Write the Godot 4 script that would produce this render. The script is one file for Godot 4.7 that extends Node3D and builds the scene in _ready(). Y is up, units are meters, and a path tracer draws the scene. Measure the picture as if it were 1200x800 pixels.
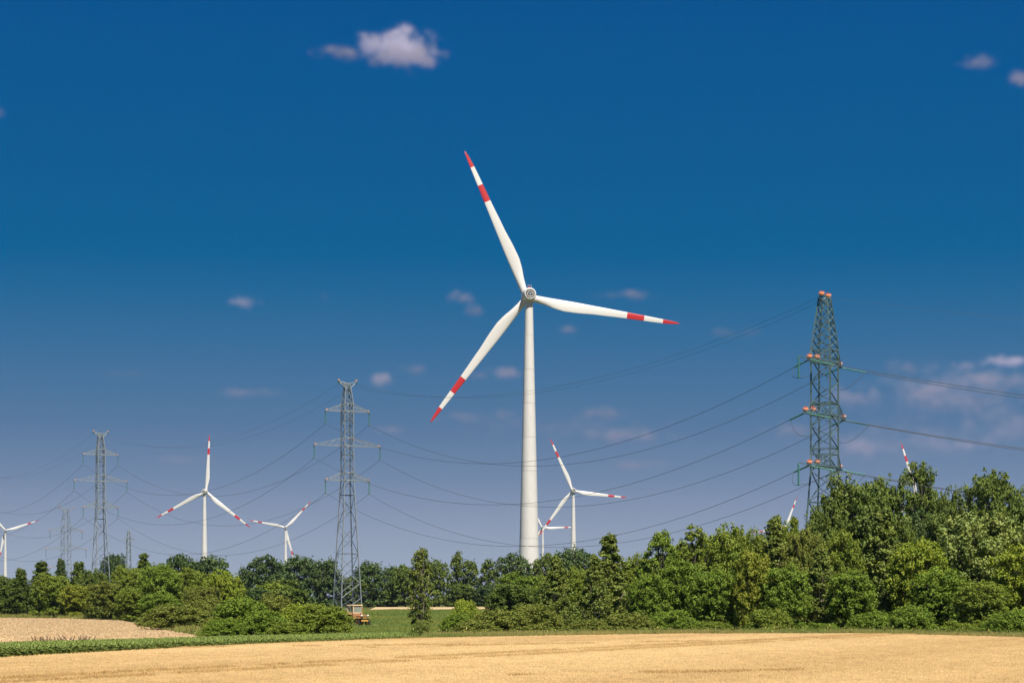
extends Node3D
# A wind farm behind a wood, two power-line pylons and a ripe wheat field in front.
# x runs right, y up, the camera looks along -z. D below is the distance along -z.

const FOCAL := 2400.0          # focal length in photograph pixels (1200 x 800)
const EYE := 2.5               # height of the lens over the crop
const HORIZON := 700.0         # photograph row of the horizon
var rng := RandomNumberGenerator.new()
var taken := {}
var M := {}
var bar_mesh: ArrayMesh

# ------------------------------------------------------------------ helpers
func lin(r: float, g: float, b: float) -> Color:
	return Color(r, g, b).linear_to_srgb()

func at(u: float, v: float, d: float) -> Vector3:
	return Vector3((u - 600.0) / FOCAL * d, EYE + (HORIZON - v) / FOCAL * d, -d)

func ter(d: float) -> float:
	var k := [[-200.0, -0.5], [150.0, -0.5], [190.0, -0.72], [232.0, -0.8], [290.0, -0.5], [360.0, -0.1], [520.0, 0.0], [9000.0, 0.0]]
	for i in k.size() - 1:
		if d <= k[i + 1][0]:
			var t := clampf((d - k[i][0]) / (k[i + 1][0] - k[i][0]), 0.0, 1.0)
			return lerpf(k[i][1], k[i + 1][1], t)
	return 0.0

func crop_edge(u: float) -> float:   # far edge of the wheat, as a distance
	var k := [[-300.0, 70.0], [0.0, 85.0], [130.0, 94.5], [300.0, 110.0], [420.0, 121.0], [500.0, 128.0], [640.0, 134.0], [800.0, 142.0], [1000.0, 143.0], [1200.0, 129.0], [1500.0, 112.0]]
	for i in k.size() - 1:
		if u <= k[i + 1][0]:
			return lerpf(k[i][1], k[i + 1][1], clampf((u - k[i][0]) / (k[i + 1][0] - k[i][0]), 0.0, 1.0))
	return 112.0

func numbered(called: String) -> String:
	if not taken.has(called):
		taken[called] = 0
		return called
	taken[called] += 1
	return "%s_%03d" % [called, taken[called]]

func tag(o: Node, label: String, category: String, group := "", kind := "") -> void:
	if label: o.set_meta("label", label)
	if category: o.set_meta("category", category)
	if group: o.set_meta("group", group)
	if kind: o.set_meta("kind", kind)

func thing(called: String, where: Vector3, turn := 0.0) -> Node3D:
	var o := Node3D.new()
	o.name = numbered(called)
	add_child(o)
	o.position = where
	o.rotation.y = turn
	return o

func part(called: String, m: Mesh, mat: Material, parent: Node) -> MeshInstance3D:
	var o := MeshInstance3D.new()
	o.name = called
	o.mesh = m
	o.material_override = mat
	parent.add_child(o, true)
	return o

func structure(called: String, m: Mesh, mat: Material) -> MeshInstance3D:
	var o := part(numbered(called), m, mat, self)
	o.set_meta("kind", "structure")
	return o

func begin(smooth := false) -> SurfaceTool:
	var st := SurfaceTool.new()
	st.begin(Mesh.PRIMITIVE_TRIANGLES)
	st.set_smooth_group(0 if smooth else -1)
	return st

func commit(st: SurfaceTool) -> ArrayMesh:
	st.generate_normals()
	return st.commit()

func quad(st: SurfaceTool, a: Vector3, b: Vector3, c: Vector3, d: Vector3) -> void:
	for p in [a, b, c, a, c, d]: st.add_vertex(p)

func frame_of(dir: Vector3) -> Basis:
	var y := dir.normalized()
	var x := (Vector3.RIGHT if absf(y.x) < 0.8 else Vector3.BACK)
	var z := x.cross(y).normalized()
	x = y.cross(z).normalized()
	return Basis(x, y, z)

func add_bar(st: SurfaceTool, a: Vector3, b: Vector3, w: float) -> void:
	var f := frame_of(b - a)
	var x := f.x * w * 0.5
	var z := f.z * w * 0.5
	var o := [x + z, x - z, -x - z, -x + z]
	for i in 4:
		var j := (i + 1) % 4
		quad(st, a + o[i], b + o[i], b + o[j], a + o[j])
	quad(st, a + o[0], a + o[1], a + o[2], a + o[3])
	quad(st, b + o[3], b + o[2], b + o[1], b + o[0])

func add_tube(st: SurfaceTool, pts: Array, radii: Array, sides := 6) -> void:
	var rings := []
	for i in pts.size():
		var dir: Vector3 = pts[mini(i + 1, pts.size() - 1)] - pts[maxi(i - 1, 0)]
		var f := frame_of(dir)
		var ring := []
		for k in sides:
			var a := TAU * k / sides
			ring.append(pts[i] + (f.x * cos(a) + f.z * sin(a)) * radii[i])
		rings.append(ring)
	for i in pts.size() - 1:
		for k in sides:
			var j := (k + 1) % sides
			quad(st, rings[i][k], rings[i + 1][k], rings[i + 1][j], rings[i][j])

func add_lathe(st: SurfaceTool, profile: Array, sides: int, axis := Basis.IDENTITY, origin := Vector3.ZERO) -> void:
	# profile: [radius, height] pairs round the local y axis
	for i in profile.size() - 1:
		for k in sides:
			var a0 := TAU * k / sides
			var a1 := TAU * (k + 1) / sides
			var p := func(r: float, a: float, y: float) -> Vector3: return origin + axis * Vector3(cos(a) * r, y, sin(a) * r)
			var A: Vector3 = p.call(profile[i][0], a0, profile[i][1])
			var B: Vector3 = p.call(profile[i + 1][0], a0, profile[i + 1][1])
			var C: Vector3 = p.call(profile[i + 1][0], a1, profile[i + 1][1])
			var E: Vector3 = p.call(profile[i][0], a1, profile[i][1])
			if profile[i + 1][0] < 1e-5:
				for q in [A, B, E]: st.add_vertex(q)
			elif profile[i][0] < 1e-5:
				for q in [A, B, C]: st.add_vertex(q)
			else:
				quad(st, A, B, C, E)

func bevel_box(size: Vector3, r: float, centre := Vector3.ZERO) -> ArrayMesh:
	var st := begin()
	add_bevel(st, size, r, centre)
	return commit(st)

func add_bevel(st: SurfaceTool, size: Vector3, r: float, c: Vector3) -> void:
	var h := size * 0.5
	for s in [1.0, -1.0]:
		for ax in 3:
			var n := Vector3.ZERO; n[ax] = s
			var u := Vector3.ZERO; u[(ax + 1) % 3] = 1.0
			var w := Vector3.ZERO; w[(ax + 2) % 3] = 1.0
			var hu: float = h[(ax + 1) % 3] - r
			var hw: float = h[(ax + 2) % 3] - r
			var o: Vector3 = c + n * h[ax]
			var q := [o - u * hu - w * hw, o - u * hu + w * hw, o + u * hu + w * hw, o + u * hu - w * hw]
			if s < 0: q.reverse()
			quad(st, q[0], q[1], q[2], q[3])
	for ax in 3:       # edge chamfers
		var a1 := (ax + 1) % 3
		var a2 := (ax + 2) % 3
		for s1 in [1.0, -1.0]:
			for s2 in [1.0, -1.0]:
				var e := func(along: float, d1: float, d2: float) -> Vector3:
					var p := Vector3.ZERO
					p[ax] = along * (h[ax] - r)
					p[a1] = s1 * (h[a1] - d1)
					p[a2] = s2 * (h[a2] - d2)
					return c + p
				quad(st, e.call(-1.0, 0.0, r), e.call(1.0, 0.0, r), e.call(1.0, r, 0.0), e.call(-1.0, r, 0.0))

func paint(r: float, g: float, b: float, rough := 0.6, metal := 0.0) -> StandardMaterial3D:
	var m := StandardMaterial3D.new()
	m.albedo_color = lin(r, g, b)
	m.roughness = rough
	m.metallic = metal
	return m

func noise_tex(freq: float, ramp: Array, seed_: int, size := 512, octaves := 5) -> NoiseTexture2D:
	var n := FastNoiseLite.new()
	n.seed = seed_
	n.noise_type = FastNoiseLite.TYPE_SIMPLEX_SMOOTH
	n.frequency = freq
	n.fractal_octaves = octaves
	var t := NoiseTexture2D.new()
	t.width = size; t.height = size
	t.seamless = true
	t.noise = n
	var g := Gradient.new()
	g.offsets = PackedFloat32Array([0.0, 0.5, 1.0])
	g.colors = PackedColorArray([lin(ramp[0][0], ramp[0][1], ramp[0][2]), lin(ramp[1][0], ramp[1][1], ramp[1][2]), lin(ramp[2][0], ramp[2][1], ramp[2][2])])
	t.color_ramp = g
	return t

func ground_mat(freq: float, scale_: float, ramp: Array, seed_: int) -> StandardMaterial3D:
	var m := StandardMaterial3D.new()
	m.albedo_texture = noise_tex(freq, ramp, seed_)
	m.uv1_triplanar = true
	m.uv1_world_triplanar = true
	m.uv1_scale = Vector3.ONE * scale_
	m.roughness = 0.95
	m.metallic_specular = 0.1
	return m

func leaf_mat(r: float, g: float, b: float) -> StandardMaterial3D:
	var m := paint(r, g, b, 0.55)
	m.metallic_specular = 0.3
	m.vertex_color_use_as_albedo = true
	m.backlight_enabled = true
	m.backlight = Color(0.55, 0.62, 0.25)
	m.cull_mode = BaseMaterial3D.CULL_DISABLED
	return m

func sheet(rows: Array, lift: float, columns := 14) -> ArrayMesh:   # rows: [distance, left x, right x]
	var st := begin()
	var full := []
	for i in rows.size() - 1:
		var n := maxi(1, int((rows[i + 1][0] - rows[i][0]) / 6.0))
		for k in n:
			var t := float(k) / n
			full.append([lerpf(rows[i][0], rows[i + 1][0], t), lerpf(rows[i][1], rows[i + 1][1], t), lerpf(rows[i][2], rows[i + 1][2], t)])
	full.append(rows[-1])
	for i in full.size() - 1:
		for k in columns:
			var p := func(r: Array, j: int) -> Vector3: return Vector3(lerpf(r[1], r[2], float(j) / columns), ter(r[0]) + lift, -r[0])
			quad(st, p.call(full[i], k), p.call(full[i + 1], k), p.call(full[i + 1], k + 1), p.call(full[i], k + 1))
	return commit(st)

func ux(u: float, d: float) -> float:
	return (u - 600.0) / FOCAL * d

# ------------------------------------------------------------------ sky
func sky_colour(el: float) -> Color:   # linear; el in degrees
	var k := [
		[-90.0, 0.16, 0.13, 0.08], [-1.5, 0.2, 0.2, 0.17], [-0.2, 0.3477, 0.3936, 0.4895], [0.24, 0.3477, 0.3936, 0.4895], [0.95, 0.3211, 0.3702, 0.4760], [1.91, 0.2667, 0.3212, 0.4444], [3.34, 0.1623, 0.2380, 0.3822], [4.76, 0.0924, 0.1834, 0.3341], [5.95, 0.0593, 0.1649, 0.3268],
		[7.13, 0.0338, 0.1472, 0.3140], [8.30, 0.0133, 0.1305, 0.3059], [9.46, 0.0005, 0.1148, 0.2931], [10.50, 0.0005, 0.1076, 0.2894], [11.77, 0.0005, 0.1008, 0.2856], [14.04, 0.0005, 0.0922, 0.2822], [16.15, 0.0005, 0.0838, 0.2742], [30.0, 0.0005, 0.074, 0.27], [90.0, 0.001, 0.058, 0.23]]
	for i in k.size() - 1:
		if el <= k[i + 1][0]:
			var t: float = (el - k[i][0]) / (k[i + 1][0] - k[i][0])
			return Color(lerpf(k[i][1], k[i + 1][1], t), lerpf(k[i][2], k[i + 1][2], t), lerpf(k[i][3], k[i + 1][3], t))
	return Color(0.003, 0.055, 0.23)

func make_sky() -> PanoramaSkyMaterial:
	var W := 4096
	var H := 2048
	var im := Image.create_empty(W, H, false, Image.FORMAT_RGBF)
	for y in H:
		im.fill_rect(Rect2i(0, y, W, 1), sky_colour(90.0 - (y + 0.5) / H * 180.0))
	var n := FastNoiseLite.new()
	n.seed = 11
	n.noise_type = FastNoiseLite.TYPE_SIMPLEX_SMOOTH
	n.frequency = 0.035
	n.fractal_octaves = 5
	# clouds: centre column and row in photograph pixels, half width, half height, density, brightness
	var clouds := [
		[474, 55, 40, 24, 2.3, 1.0], [440, 52, 30, 17, 1.5, 0.9], [492, 66, 30, 18, 1.6, 0.7], [462, 66, 42, 14, 1.2, 0.62], [396, 62, 32, 10, 0.75, 0.55],
		[287, 354, 21, 8, 1.2, 0.75], [543, 349, 24, 9, 1.0, 0.6], [556, 366, 18, 8, 0.5, 0.5], [447, 445, 18, 10, 1.0, 0.7], [485, 433, 16, 8, 0.5, 0.55],
		[593, 437, 26, 9, 0.95, 0.65], [560, 440, 24, 8, 0.5, 0.55], [665, 386, 14, 6, 0.8, 0.6], [738, 345, 36, 9, 0.6, 0.55], [380, 348, 12, 6, 0.3, 0.5],
		[1143, 73, 26, 8, 0.85, 0.62], [1197, 93, 16, 9, 0.9, 0.62], [1182, 423, 28, 8, 1.5, 0.95], [1136, 428, 22, 9, 1.0, 0.8], [1090, 458, 60, 15, 0.75, 0.7],
		[1160, 445, 70, 12, 0.7, 0.7], [1130, 470, 90, 14, 0.5, 0.66], [1000, 466, 36, 14, 0.6, 0.7], [1010, 525, 44, 16, 0.6, 0.72], [730, 511, 70, 10, 0.7, 0.62],
		[700, 484, 34, 10, 0.6, 0.6], [745, 545, 44, 8, 0.4, 0.6], [540, 490, 40, 9, 0.55, 0.6], [588, 487, 22, 8, 0.5, 0.6], [455, 503, 30, 7, 0.45, 0.6],
		[290, 460, 46, 7, 0.55, 0.62], [860, 390, 40, 8, 0.35, 0.5], [1125, 522, 50, 8, 0.5, 0.8], [1060, 430, 30, 12, 0.4, 0.6], [930, 505, 50, 12, 0.4, 0.62],
		[1120, 462, 150, 40, 0.3, 0.75], [1060, 520, 150, 30, 0.22, 0.8], [1190, 500, 90, 30, 0.3, 0.8], [640, 500, 160, 22, 0.14, 0.65], [0, 133, 10, 6, 0.6, 0.5], [150, 437, 40, 7, 0.3, 0.5], [210, 540, 60, 8, 0.25, 0.6]]
	rng.seed = 77
	for i in 150:      # the same fair-weather scraps go on all round the sky
		var az := rng.randf_range(15.0, 345.0)
		var el := rng.randf_range(2.0, 20.0)
		clouds.append([600.0 + az / 0.02387, 700.0 - el / 0.0235, rng.randf_range(14, 60), rng.randf_range(6, 14), rng.randf_range(0.4, 1.3), rng.randf_range(0.55, 0.9)])
	for c in clouds:
		if c[4] < 1.25 and c[1] > 120: c[4] *= 0.72
		var az: float = rad_to_deg(atan((c[0] - 600.0) / FOCAL)) if c[0] < 1300 else (c[0] - 600.0) * 0.02387
		var el: float = rad_to_deg(atan((HORIZON - c[1]) / FOCAL * cos(deg_to_rad(az)))) if c[0] < 1300 else (HORIZON - c[1]) * 0.0235
		var px := az / 360.0 * W
		var py := (90.0 - el) / 180.0 * H
		var rx: float = c[2] * 0.2716
		var ry: float = c[3] * 0.2716
		for y in range(int(py - ry * 1.7), int(py + ry * 1.7) + 2):
			for x in range(int(px - rx * 1.7) - 1, int(px + rx * 1.7) + 2):
				var dx := (x + 0.5 - px) / rx
				var dy := (y + 0.5 - py) / ry
				var r := sqrt(dx * dx + dy * dy)
				if r > 1.7: continue
				var q := n.get_noise_2d(x * 3.1 + c[0] * 3.0, y * 4.4)
				var q2 := n.get_noise_2d(x * 7.0 + 900.0, y * 8.5 + c[1])
				var a := clampf((1.0 - r) * 1.05 + q * 0.7 + q2 * 0.25, 0.0, 1.0)
				a = 1.0 - exp(-a * a * c[4] * 1.5)
				a *= clampf((1.7 - r) * 2.5, 0.0, 1.0)
				if a < 0.004: continue
				var X := posmod(x, W)
				var base := im.get_pixel(X, y)
				var b: float = c[5] * (1.0 - 0.12 * dy + 0.12 * q2)
				var col := Color(0.56, 0.50, 0.61).lerp(Color(0.30, 0.33, 0.56), clampf(dy * 0.5 + 0.35, 0.0, 1.0)) * b
				im.set_pixel(X, y, base.lerp(col, a))
	var m := PanoramaSkyMaterial.new()
	m.panorama = ImageTexture.create_from_image(im)
	return m

# ------------------------------------------------------------------ turbines
func blade_sections(r: float) -> Array:   # [chord, thickness, offset of leading edge]
	var k := [[0.0, 2.0, 2.0, 1.0], [0.04, 2.0, 1.95, 1.0], [0.10, 2.35, 1.55, 0.98], [0.17, 3.0, 1.1, 0.98], [0.23, 3.3, 0.85, 0.98], [0.30, 3.15, 0.7, 0.96], [0.45, 2.45, 0.48, 0.82], [0.645, 1.85, 0.32, 0.66], [0.76, 1.55, 0.25, 0.56], [0.887, 1.2, 0.17, 0.44], [0.95, 0.85, 0.12, 0.36], [0.985, 0.45, 0.07, 0.26], [1.0, 0.1, 0.03, 0.1]]
	for i in k.size() - 1:
		if r <= k[i + 1][0]:
			var t: float = (r - k[i][0]) / (k[i + 1][0] - k[i][0])
			t = t * t * (3 - 2 * t) * 0.5 + t * 0.5
			return [lerpf(k[i][1], k[i + 1][1], t), lerpf(k[i][2], k[i + 1][2], t), lerpf(k[i][3], k[i + 1][3], t)]
	return [0.1, 0.03, 0.1]

func blade_piece(r0: float, r1: float, steps: int, fat := 0.0) -> ArrayMesh:
	# along +y, chord in x (leading edge at -x), thickness in z, length 44
	var st := begin(true)
	var rings := []
	for i in steps + 1:
		var r := lerpf(r0, r1, float(i) / steps)
		var s := blade_sections(r)
		var roundness := clampf(1.0 - r / 0.16, 0.0, 1.0)
		var twist := deg_to_rad(lerpf(17.0, -1.0, pow(minf(r / 0.9, 1.0), 0.6)))
		var ring := []
		for k in 20:
			var a := TAU * k / 20.0
			var cx := cos(a)
			var cz := sin(a)
			var air: float = cz * lerpf(pow(clampf(0.5 - 0.5 * cx, 0.0, 1.0), 0.6) * 0.55 + 0.38, 1.0, roundness)
			var x: float = s[2] - s[0] * 0.5 * (1.0 - cx) if false else -s[2] + s[0] * 0.5 * (1.0 + cx)
			var z: float = air * s[1] * 0.5
			x += cx * fat
			z += cz * fat
			ring.append(Vector3(x * cos(twist) - z * sin(twist), 1.0 + r * 44.0, x * sin(twist) + z * cos(twist) - r * r * 1.2))
		rings.append(ring)
	for i in steps:
		for k in 20:
			var j := (k + 1) % 20
			quad(st, rings[i][k], rings[i][j], rings[i + 1][j], rings[i + 1][k])
	if r1 > 0.99:
		for k in range(1, 19):
			for p in [rings[steps][0], rings[steps][k], rings[steps][k + 1]]: st.add_vertex(p)
	return commit(st)

var TB := {}
func turbine_meshes() -> void:
	TB.root = blade_piece(0.0, 0.645, 26)
	TB.band = blade_piece(0.645, 0.76, 5)
	TB.white = blade_piece(0.76, 0.887, 5)
	TB.tip = blade_piece(0.887, 1.0, 8)
	# nacelle: round egg, rear towards +z
	var st := begin(true)
	var ax := Basis(Vector3.RIGHT, Vector3.BACK, Vector3.DOWN)   # local y of the lathe runs along +z
	add_lathe(st, [[1.5, -3.6], [1.75, -2.4], [1.9, -0.5], [1.9, 0.6], [1.84, 1.7], [1.72, 2.30], [1.56, 2.60], [1.32, 2.72], [1.26, 2.66], [1.22, 2.40]], 36, ax)
	TB.nacelle = commit(st)
	st = begin(true)
	add_lathe(st, [[1.24, 2.32], [0.0, 2.32]], 28, ax)
	TB.vent = commit(st)
	st = begin(true)
	add_lathe(st, [[0.92, 2.35], [0.92, 2.64], [0.8, 2.70], [0.7, 2.64], [0.7, 2.35]], 28, ax)
	TB.ring = commit(st)
	st = begin()
	for k in 3:
		var a := TAU * k / 3.0 + 0.5
		add_bar(st, Vector3(0, 0, 2.50), Vector3(cos(a) * 0.76, sin(a) * 0.76, 2.50), 0.2)
	for k in 4:
		var a := TAU * k / 4.0 + 0.3
		add_bar(st, Vector3(cos(a) * 0.8, sin(a) * 0.8, 2.46), Vector3(cos(a) * 1.24, sin(a) * 1.24, 2.46), 0.16)
	add_lathe(st, [[0.28, 2.35], [0.28, 2.68], [0.0, 2.72]], 14, ax)
	TB.spokes = commit(st)
	st = begin(true)
	add_lathe(st, [[0.0, -7.4], [0.7, -7.2], [1.25, -6.6], [1.6, -5.6], [1.7, -4.6], [1.6, -3.7], [1.4, -3.5]], 32, ax)
	TB.hub = commit(st)
	st = begin()
	add_bar(st, Vector3(-0.5, 1.75, 1.4), Vector3(-0.5, 2.75, 1.4), 0.08)
	add_bar(st, Vector3(0.5, 1.75, 1.4), Vector3(0.5, 2.75, 1.4), 0.08)
	add_bar(st, Vector3(-0.62, 2.6, 1.4), Vector3(0.62, 2.6, 1.4), 0.07)
	TB.mast = commit(st)
	st = begin(true)
	add_lathe(st, [[0.0, 1.8], [0.22, 1.8], [0.24, 2.15], [0.16, 2.35], [0.0, 2.4]], 14, Basis.IDENTITY, Vector3(0, 0, 0.7))
	TB.beacon = commit(st)
	st = begin(true)
	add_lathe(st, [[1.28, -2.25], [1.34, -2.2], [1.34, -1.6]], 28)
	TB.collar = commit(st)

func turbine(u: float, v: float, radius_px: float, angles: Array, label: String, yaw := 7.0) -> void:
	var d := FOCAL * 45.0 / radius_px
	var hubpos := at(u, v, d)
	var ground := ter(d)
	var h := hubpos.y - ground
	var t := thing("wind_turbine", Vector3(hubpos.x, ground, -d))
	tag(t, label, "wind turbine", "wind turbines of the wind farm")
	# tower in sections of about ten metres, each lipped at its joint
	var top := h - 2.0
	var n := 9
	var rad := func(y: float) -> float: return lerpf(3.2, 1.08, pow(y / top, 0.92))
	for i in n:
		var y0 := top * i / n
		var y1 := top * (i + 1) / n
		var st := begin(true)
		add_lathe(st, [[rad.call(y0 + 0.03), y0 + 0.03], [rad.call((y0 + y1) * 0.5), (y0 + y1) * 0.5], [rad.call(y1 - 0.03), y1 - 0.03]], 40)
		part("tower_section", commit(st), M.tower, t)
	for i in range(1, n if radius_px > 100.0 else 1):
		var st0 := begin(true)
		add_lathe(st0, [[rad.call(top * i / n) - 0.07, top * i / n - 0.06], [rad.call(top * i / n) - 0.07, top * i / n + 0.06]], 40)
		part("joint_seam", commit(st0), M.seam, t)
	var door := part("door", bevel_box(Vector3(1.0, 2.2, 0.2), 0.03, Vector3(0, 2.3, rad.call(2.3) + 0.02)), M.steel, t)
	part("handle", bevel_box(Vector3(0.05, 0.3, 0.06), 0.01, Vector3(0.35, 2.3, rad.call(2.3) + 0.16)), M.dark, door)
	var head := Basis.from_euler(Vector3(0, deg_to_rad(yaw), 0))
	var place := func(o: Node3D) -> void:
		o.transform = Transform3D(head, Vector3(0, h, 0))
	var nac := part("nacelle", TB.nacelle, M.tower, t)
	place.call(nac)
	part("cooling_vent", TB.vent, M.dark, nac)
	part("vent_ring", TB.ring, M.tower_b, nac)
	part("vent_spokes", TB.spokes, M.steel, nac)
	part("wind_sensor_mast", TB.mast, M.steel, nac)
	part("warning_beacon", TB.beacon, M.red, nac)
	var col := part("yaw_collar", TB.collar, M.tower_b, t)
	place.call(col)
	var hub := part("rotor_hub", TB.hub, M.tower, t)
	place.call(hub)
	for a in angles:
		var b := part("blade", TB.root, M.blade, t)
		b.transform = Transform3D(head, Vector3(0, h, 0)) * Transform3D(Basis(Vector3(0, 0, 1), deg_to_rad(a - 90.0)) * Basis(Vector3.RIGHT, Vector3.UP, Vector3.BACK), Vector3(0, 0, -4.9))
		part("red_band", TB.band, M.red, b)
		part("white_band", TB.white, M.blade, b)
		part("red_tip", TB.tip, M.red, b)

# ------------------------------------------------------------------ pylons
func angle_bar_mesh() -> ArrayMesh:    # an angle iron of unit length and unit flange
	var st := begin()
	var pr := [Vector2(-0.5, -0.5), Vector2(0.5, -0.5), Vector2(0.5, -0.28), Vector2(-0.28, -0.28), Vector2(-0.28, 0.5), Vector2(-0.5, 0.5)]
	for i in 6:
		var p: Vector2 = pr[i]
		var q: Vector2 = pr[(i + 1) % 6]
		quad(st, Vector3(p.x, -0.5, p.y), Vector3(p.x, 0.5, p.y), Vector3(q.x, 0.5, q.y), Vector3(q.x, -0.5, q.y))
	return commit(st)

func bar(called: String, a: Vector3, b: Vector3, w: float, mat: Material, parent: Node) -> MeshInstance3D:
	var o := part(called, bar_mesh, mat, parent)
	var f := frame_of(b - a)
	o.transform = Transform3D(Basis(f.x * w, f.y * a.distance_to(b), f.z * w), (a + b) * 0.5)
	return o

var spike_ball: ArrayMesh
var disc_string: ArrayMesh
func pylon_meshes() -> void:
	bar_mesh = angle_bar_mesh()
	# a round wire-and-bristle bird guard
	rng.seed = 5
	var st := begin()
	add_lathe(st, [[0.0, -0.55], [0.5, -0.42], [0.62, -0.1], [0.45, 0.12], [0.0, 0.2]], 10, Basis.IDENTITY, Vector3(0, 0.6, 0))
	for k in 70:
		var dir := Vector3(rng.randfn(), absf(rng.randfn()), rng.randfn()).normalized()
		var o := Vector3(0, 0.5, 0)
		var f := frame_of(dir)
		var tip := o + dir * Vector3(0.85, 0.8, 0.85) * rng.randf_range(0.7, 1.0)
		for p in [o + f.x * 0.12, tip, o - f.x * 0.12]: st.add_vertex(p)
		for p in [o + f.z * 0.12, tip, o - f.z * 0.12]: st.add_vertex(p)
	spike_ball = commit(st)
	st = begin(true)
	var prof := []
	for k in 12:     # twelve glass discs along a unit length hanging from the origin
		var y := -(k + 0.2) / 12.0
		prof.append([0.045, y]); prof.append([0.14, y - 0.028]); prof.append([0.14, y - 0.05]); prof.append([0.05, y - 0.055])
	add_lathe(st, prof, 8)
	disc_string = commit(st)

func hang(called: String, a: Vector3, b: Vector3, parent: Node, fat := 1.0) -> void:   # an insulator string from a to b
	var o := part(called, disc_string, M.glass_green, parent)
	var f := frame_of(a - b)
	o.transform = Transform3D(Basis(f.x * fat, f.y * a.distance_to(b), f.z * fat), a)

func corner(w: float, y: float, i: int) -> Vector3:
	var s := [Vector2(-1, -1), Vector2(1, -1), Vector2(1, 1), Vector2(-1, 1)]
	return Vector3(s[i].x * w * 0.5, y, s[i].y * w * 0.5)

# widths: [height, side]; arms: [height, half span, rise of the upper chord]; the cross-arms run along local x
func pylon(where: Vector3, turn: float, widths: Array, arms: Array, steel: Material, leg_w: float, brace_w: float, label: String, fine: bool, horn: float, panel := 0.92) -> Node3D:
	var t := thing("transmission_pylon", where, turn)
	tag(t, label, "pylon", "pylons of the power line")
	var wid := func(y: float) -> float:
		for i in widths.size() - 1:
			if y <= widths[i + 1][0] + 1e-4:
				return lerpf(widths[i][1], widths[i + 1][1], (y - widths[i][0]) / (widths[i + 1][0] - widths[i][0]))
		return widths[-1][1]
	var levels := [0.0]
	var y := 0.0
	var total: float = widths[-1][0]
	var marks := []
	for i in range(1, widths.size()): marks.append(widths[i][0])
	for m in marks:
		var y_from: float = levels[-1]
		var span: float = m - y_from
		var mean: float = (wid.call(y_from) + wid.call(m)) * 0.5
		var n := maxi(1, int(round(span / (mean * panel))))
		for k in n: levels.append(y_from + span * (k + 1) / n)
	for i in 4:
		for k in widths.size() - 1:
			bar("leg", corner(widths[k][1], widths[k][0], i), corner(widths[k + 1][1], widths[k + 1][0], i), leg_w * (1.0 if k < widths.size() - 2 else 0.8), steel, t)
		part("footing", bevel_box(Vector3(0.8, 0.5, 0.8), 0.05, corner(widths[0][1], 0.0, i)), M.concrete, t)
	var st := begin()
	for k in levels.size() - 1:
		var y0: float = levels[k]
		var y1: float = levels[k + 1]
		for i in 4:
			var j := (i + 1) % 4
			var a := corner(wid.call(y0), y0, i)
			var b := corner(wid.call(y1), y1, j)
			var c := corner(wid.call(y0), y0, j)
			var d := corner(wid.call(y1), y1, i)
			var both := fine and (k < 3 or y0 > total * 0.8)
			if fine:
				if k % 2 == i % 2 or both: bar("brace", a, b, brace_w, steel, t)
				if k % 2 != i % 2 or both: bar("brace", c, d, brace_w, steel, t)
			else:
				if k % 2 == i % 2: add_bar(st, a, b, brace_w)
				else: add_bar(st, c, d, brace_w)
			if k > 0 and (k < 3 or k % 4 == 0):
				if fine: bar("strut", corner(wid.call(y0), y0, i), corner(wid.call(y0), y0, j), brace_w, steel, t)
				else: add_bar(st, corner(wid.call(y0), y0, i), corner(wid.call(y0), y0, j), brace_w)
	if not fine:
		part("lattice_bracing", commit(st), steel, t)
	for a in arms:
		var w: float = wid.call(a[0])
		var w2: float = wid.call(a[0] + a[2])
		for s in [-1.0, 1.0]:
			var s2 := begin()
			var tip := Vector3(s * a[1], a[0], 0)
			for z in [-1.0, 1.0]:
				var low := Vector3(s * w * 0.5, a[0], z * w * 0.5)
				var up := Vector3(s * w2 * 0.5, a[0] + a[2], z * w2 * 0.5)
				add_bar(s2, low, tip + Vector3(0, 0, z * 0.12), brace_w * 0.85)
				add_bar(s2, up, tip + Vector3(0, 0.1, z * 0.1), brace_w * 0.8)
				for k in range(1, 4):
					var p := low.lerp(tip, k / 4.0)
					add_bar(s2, p, up.lerp(tip, k / 4.0), brace_w * 0.45)
					add_bar(s2, p, up.lerp(tip, (k - 1) / 4.0), brace_w * 0.45)
			for k in range(0, 4):
				add_bar(s2, Vector3(s * w * 0.5, a[0], -w * 0.5).lerp(tip, k / 4.0), Vector3(s * w * 0.5, a[0], w * 0.5).lerp(tip, (k + 1) / 4.0), brace_w * 0.45)
			add_bar(s2, tip + Vector3(0, -0.1, -0.3), tip + Vector3(0, -0.1, 0.3), brace_w * 1.6)
			part("crossarm", commit(s2), steel, t)
		var s3 := begin()
		for i in 4:
			add_bar(s3, corner(w, a[0], i), corner(w, a[0], (i + 1) % 4), brace_w * 1.5)
			add_bar(s3, corner(w2, a[0] + a[2], i), corner(w2, a[0] + a[2], (i + 1) % 4), brace_w * 1.2)
		part("crossarm_collar", commit(s3), steel, t)
	if horn > 0.0:
		var s4 := begin()
		var wt: float = widths[-1][1]
		for s in [-1.0, 1.0]:
			for z in [-1.0, 1.0]:
				add_bar(s4, Vector3(s * wt * 0.5, total, z * wt * 0.5), Vector3(s * horn, total + 0.35, z * 0.1), brace_w * 1.2)
				add_bar(s4, Vector3(s * wt * 0.5, total - 0.9, z * wt * 0.5), Vector3(s * horn, total + 0.25, 0), brace_w)
			add_bar(s4, Vector3(-wt * 0.5, total, s * wt * 0.5), Vector3(wt * 0.5, total, s * wt * 0.5), brace_w * 1.2)
		part("earth_wire_peak", commit(s4), steel, t)
	return t

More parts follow.
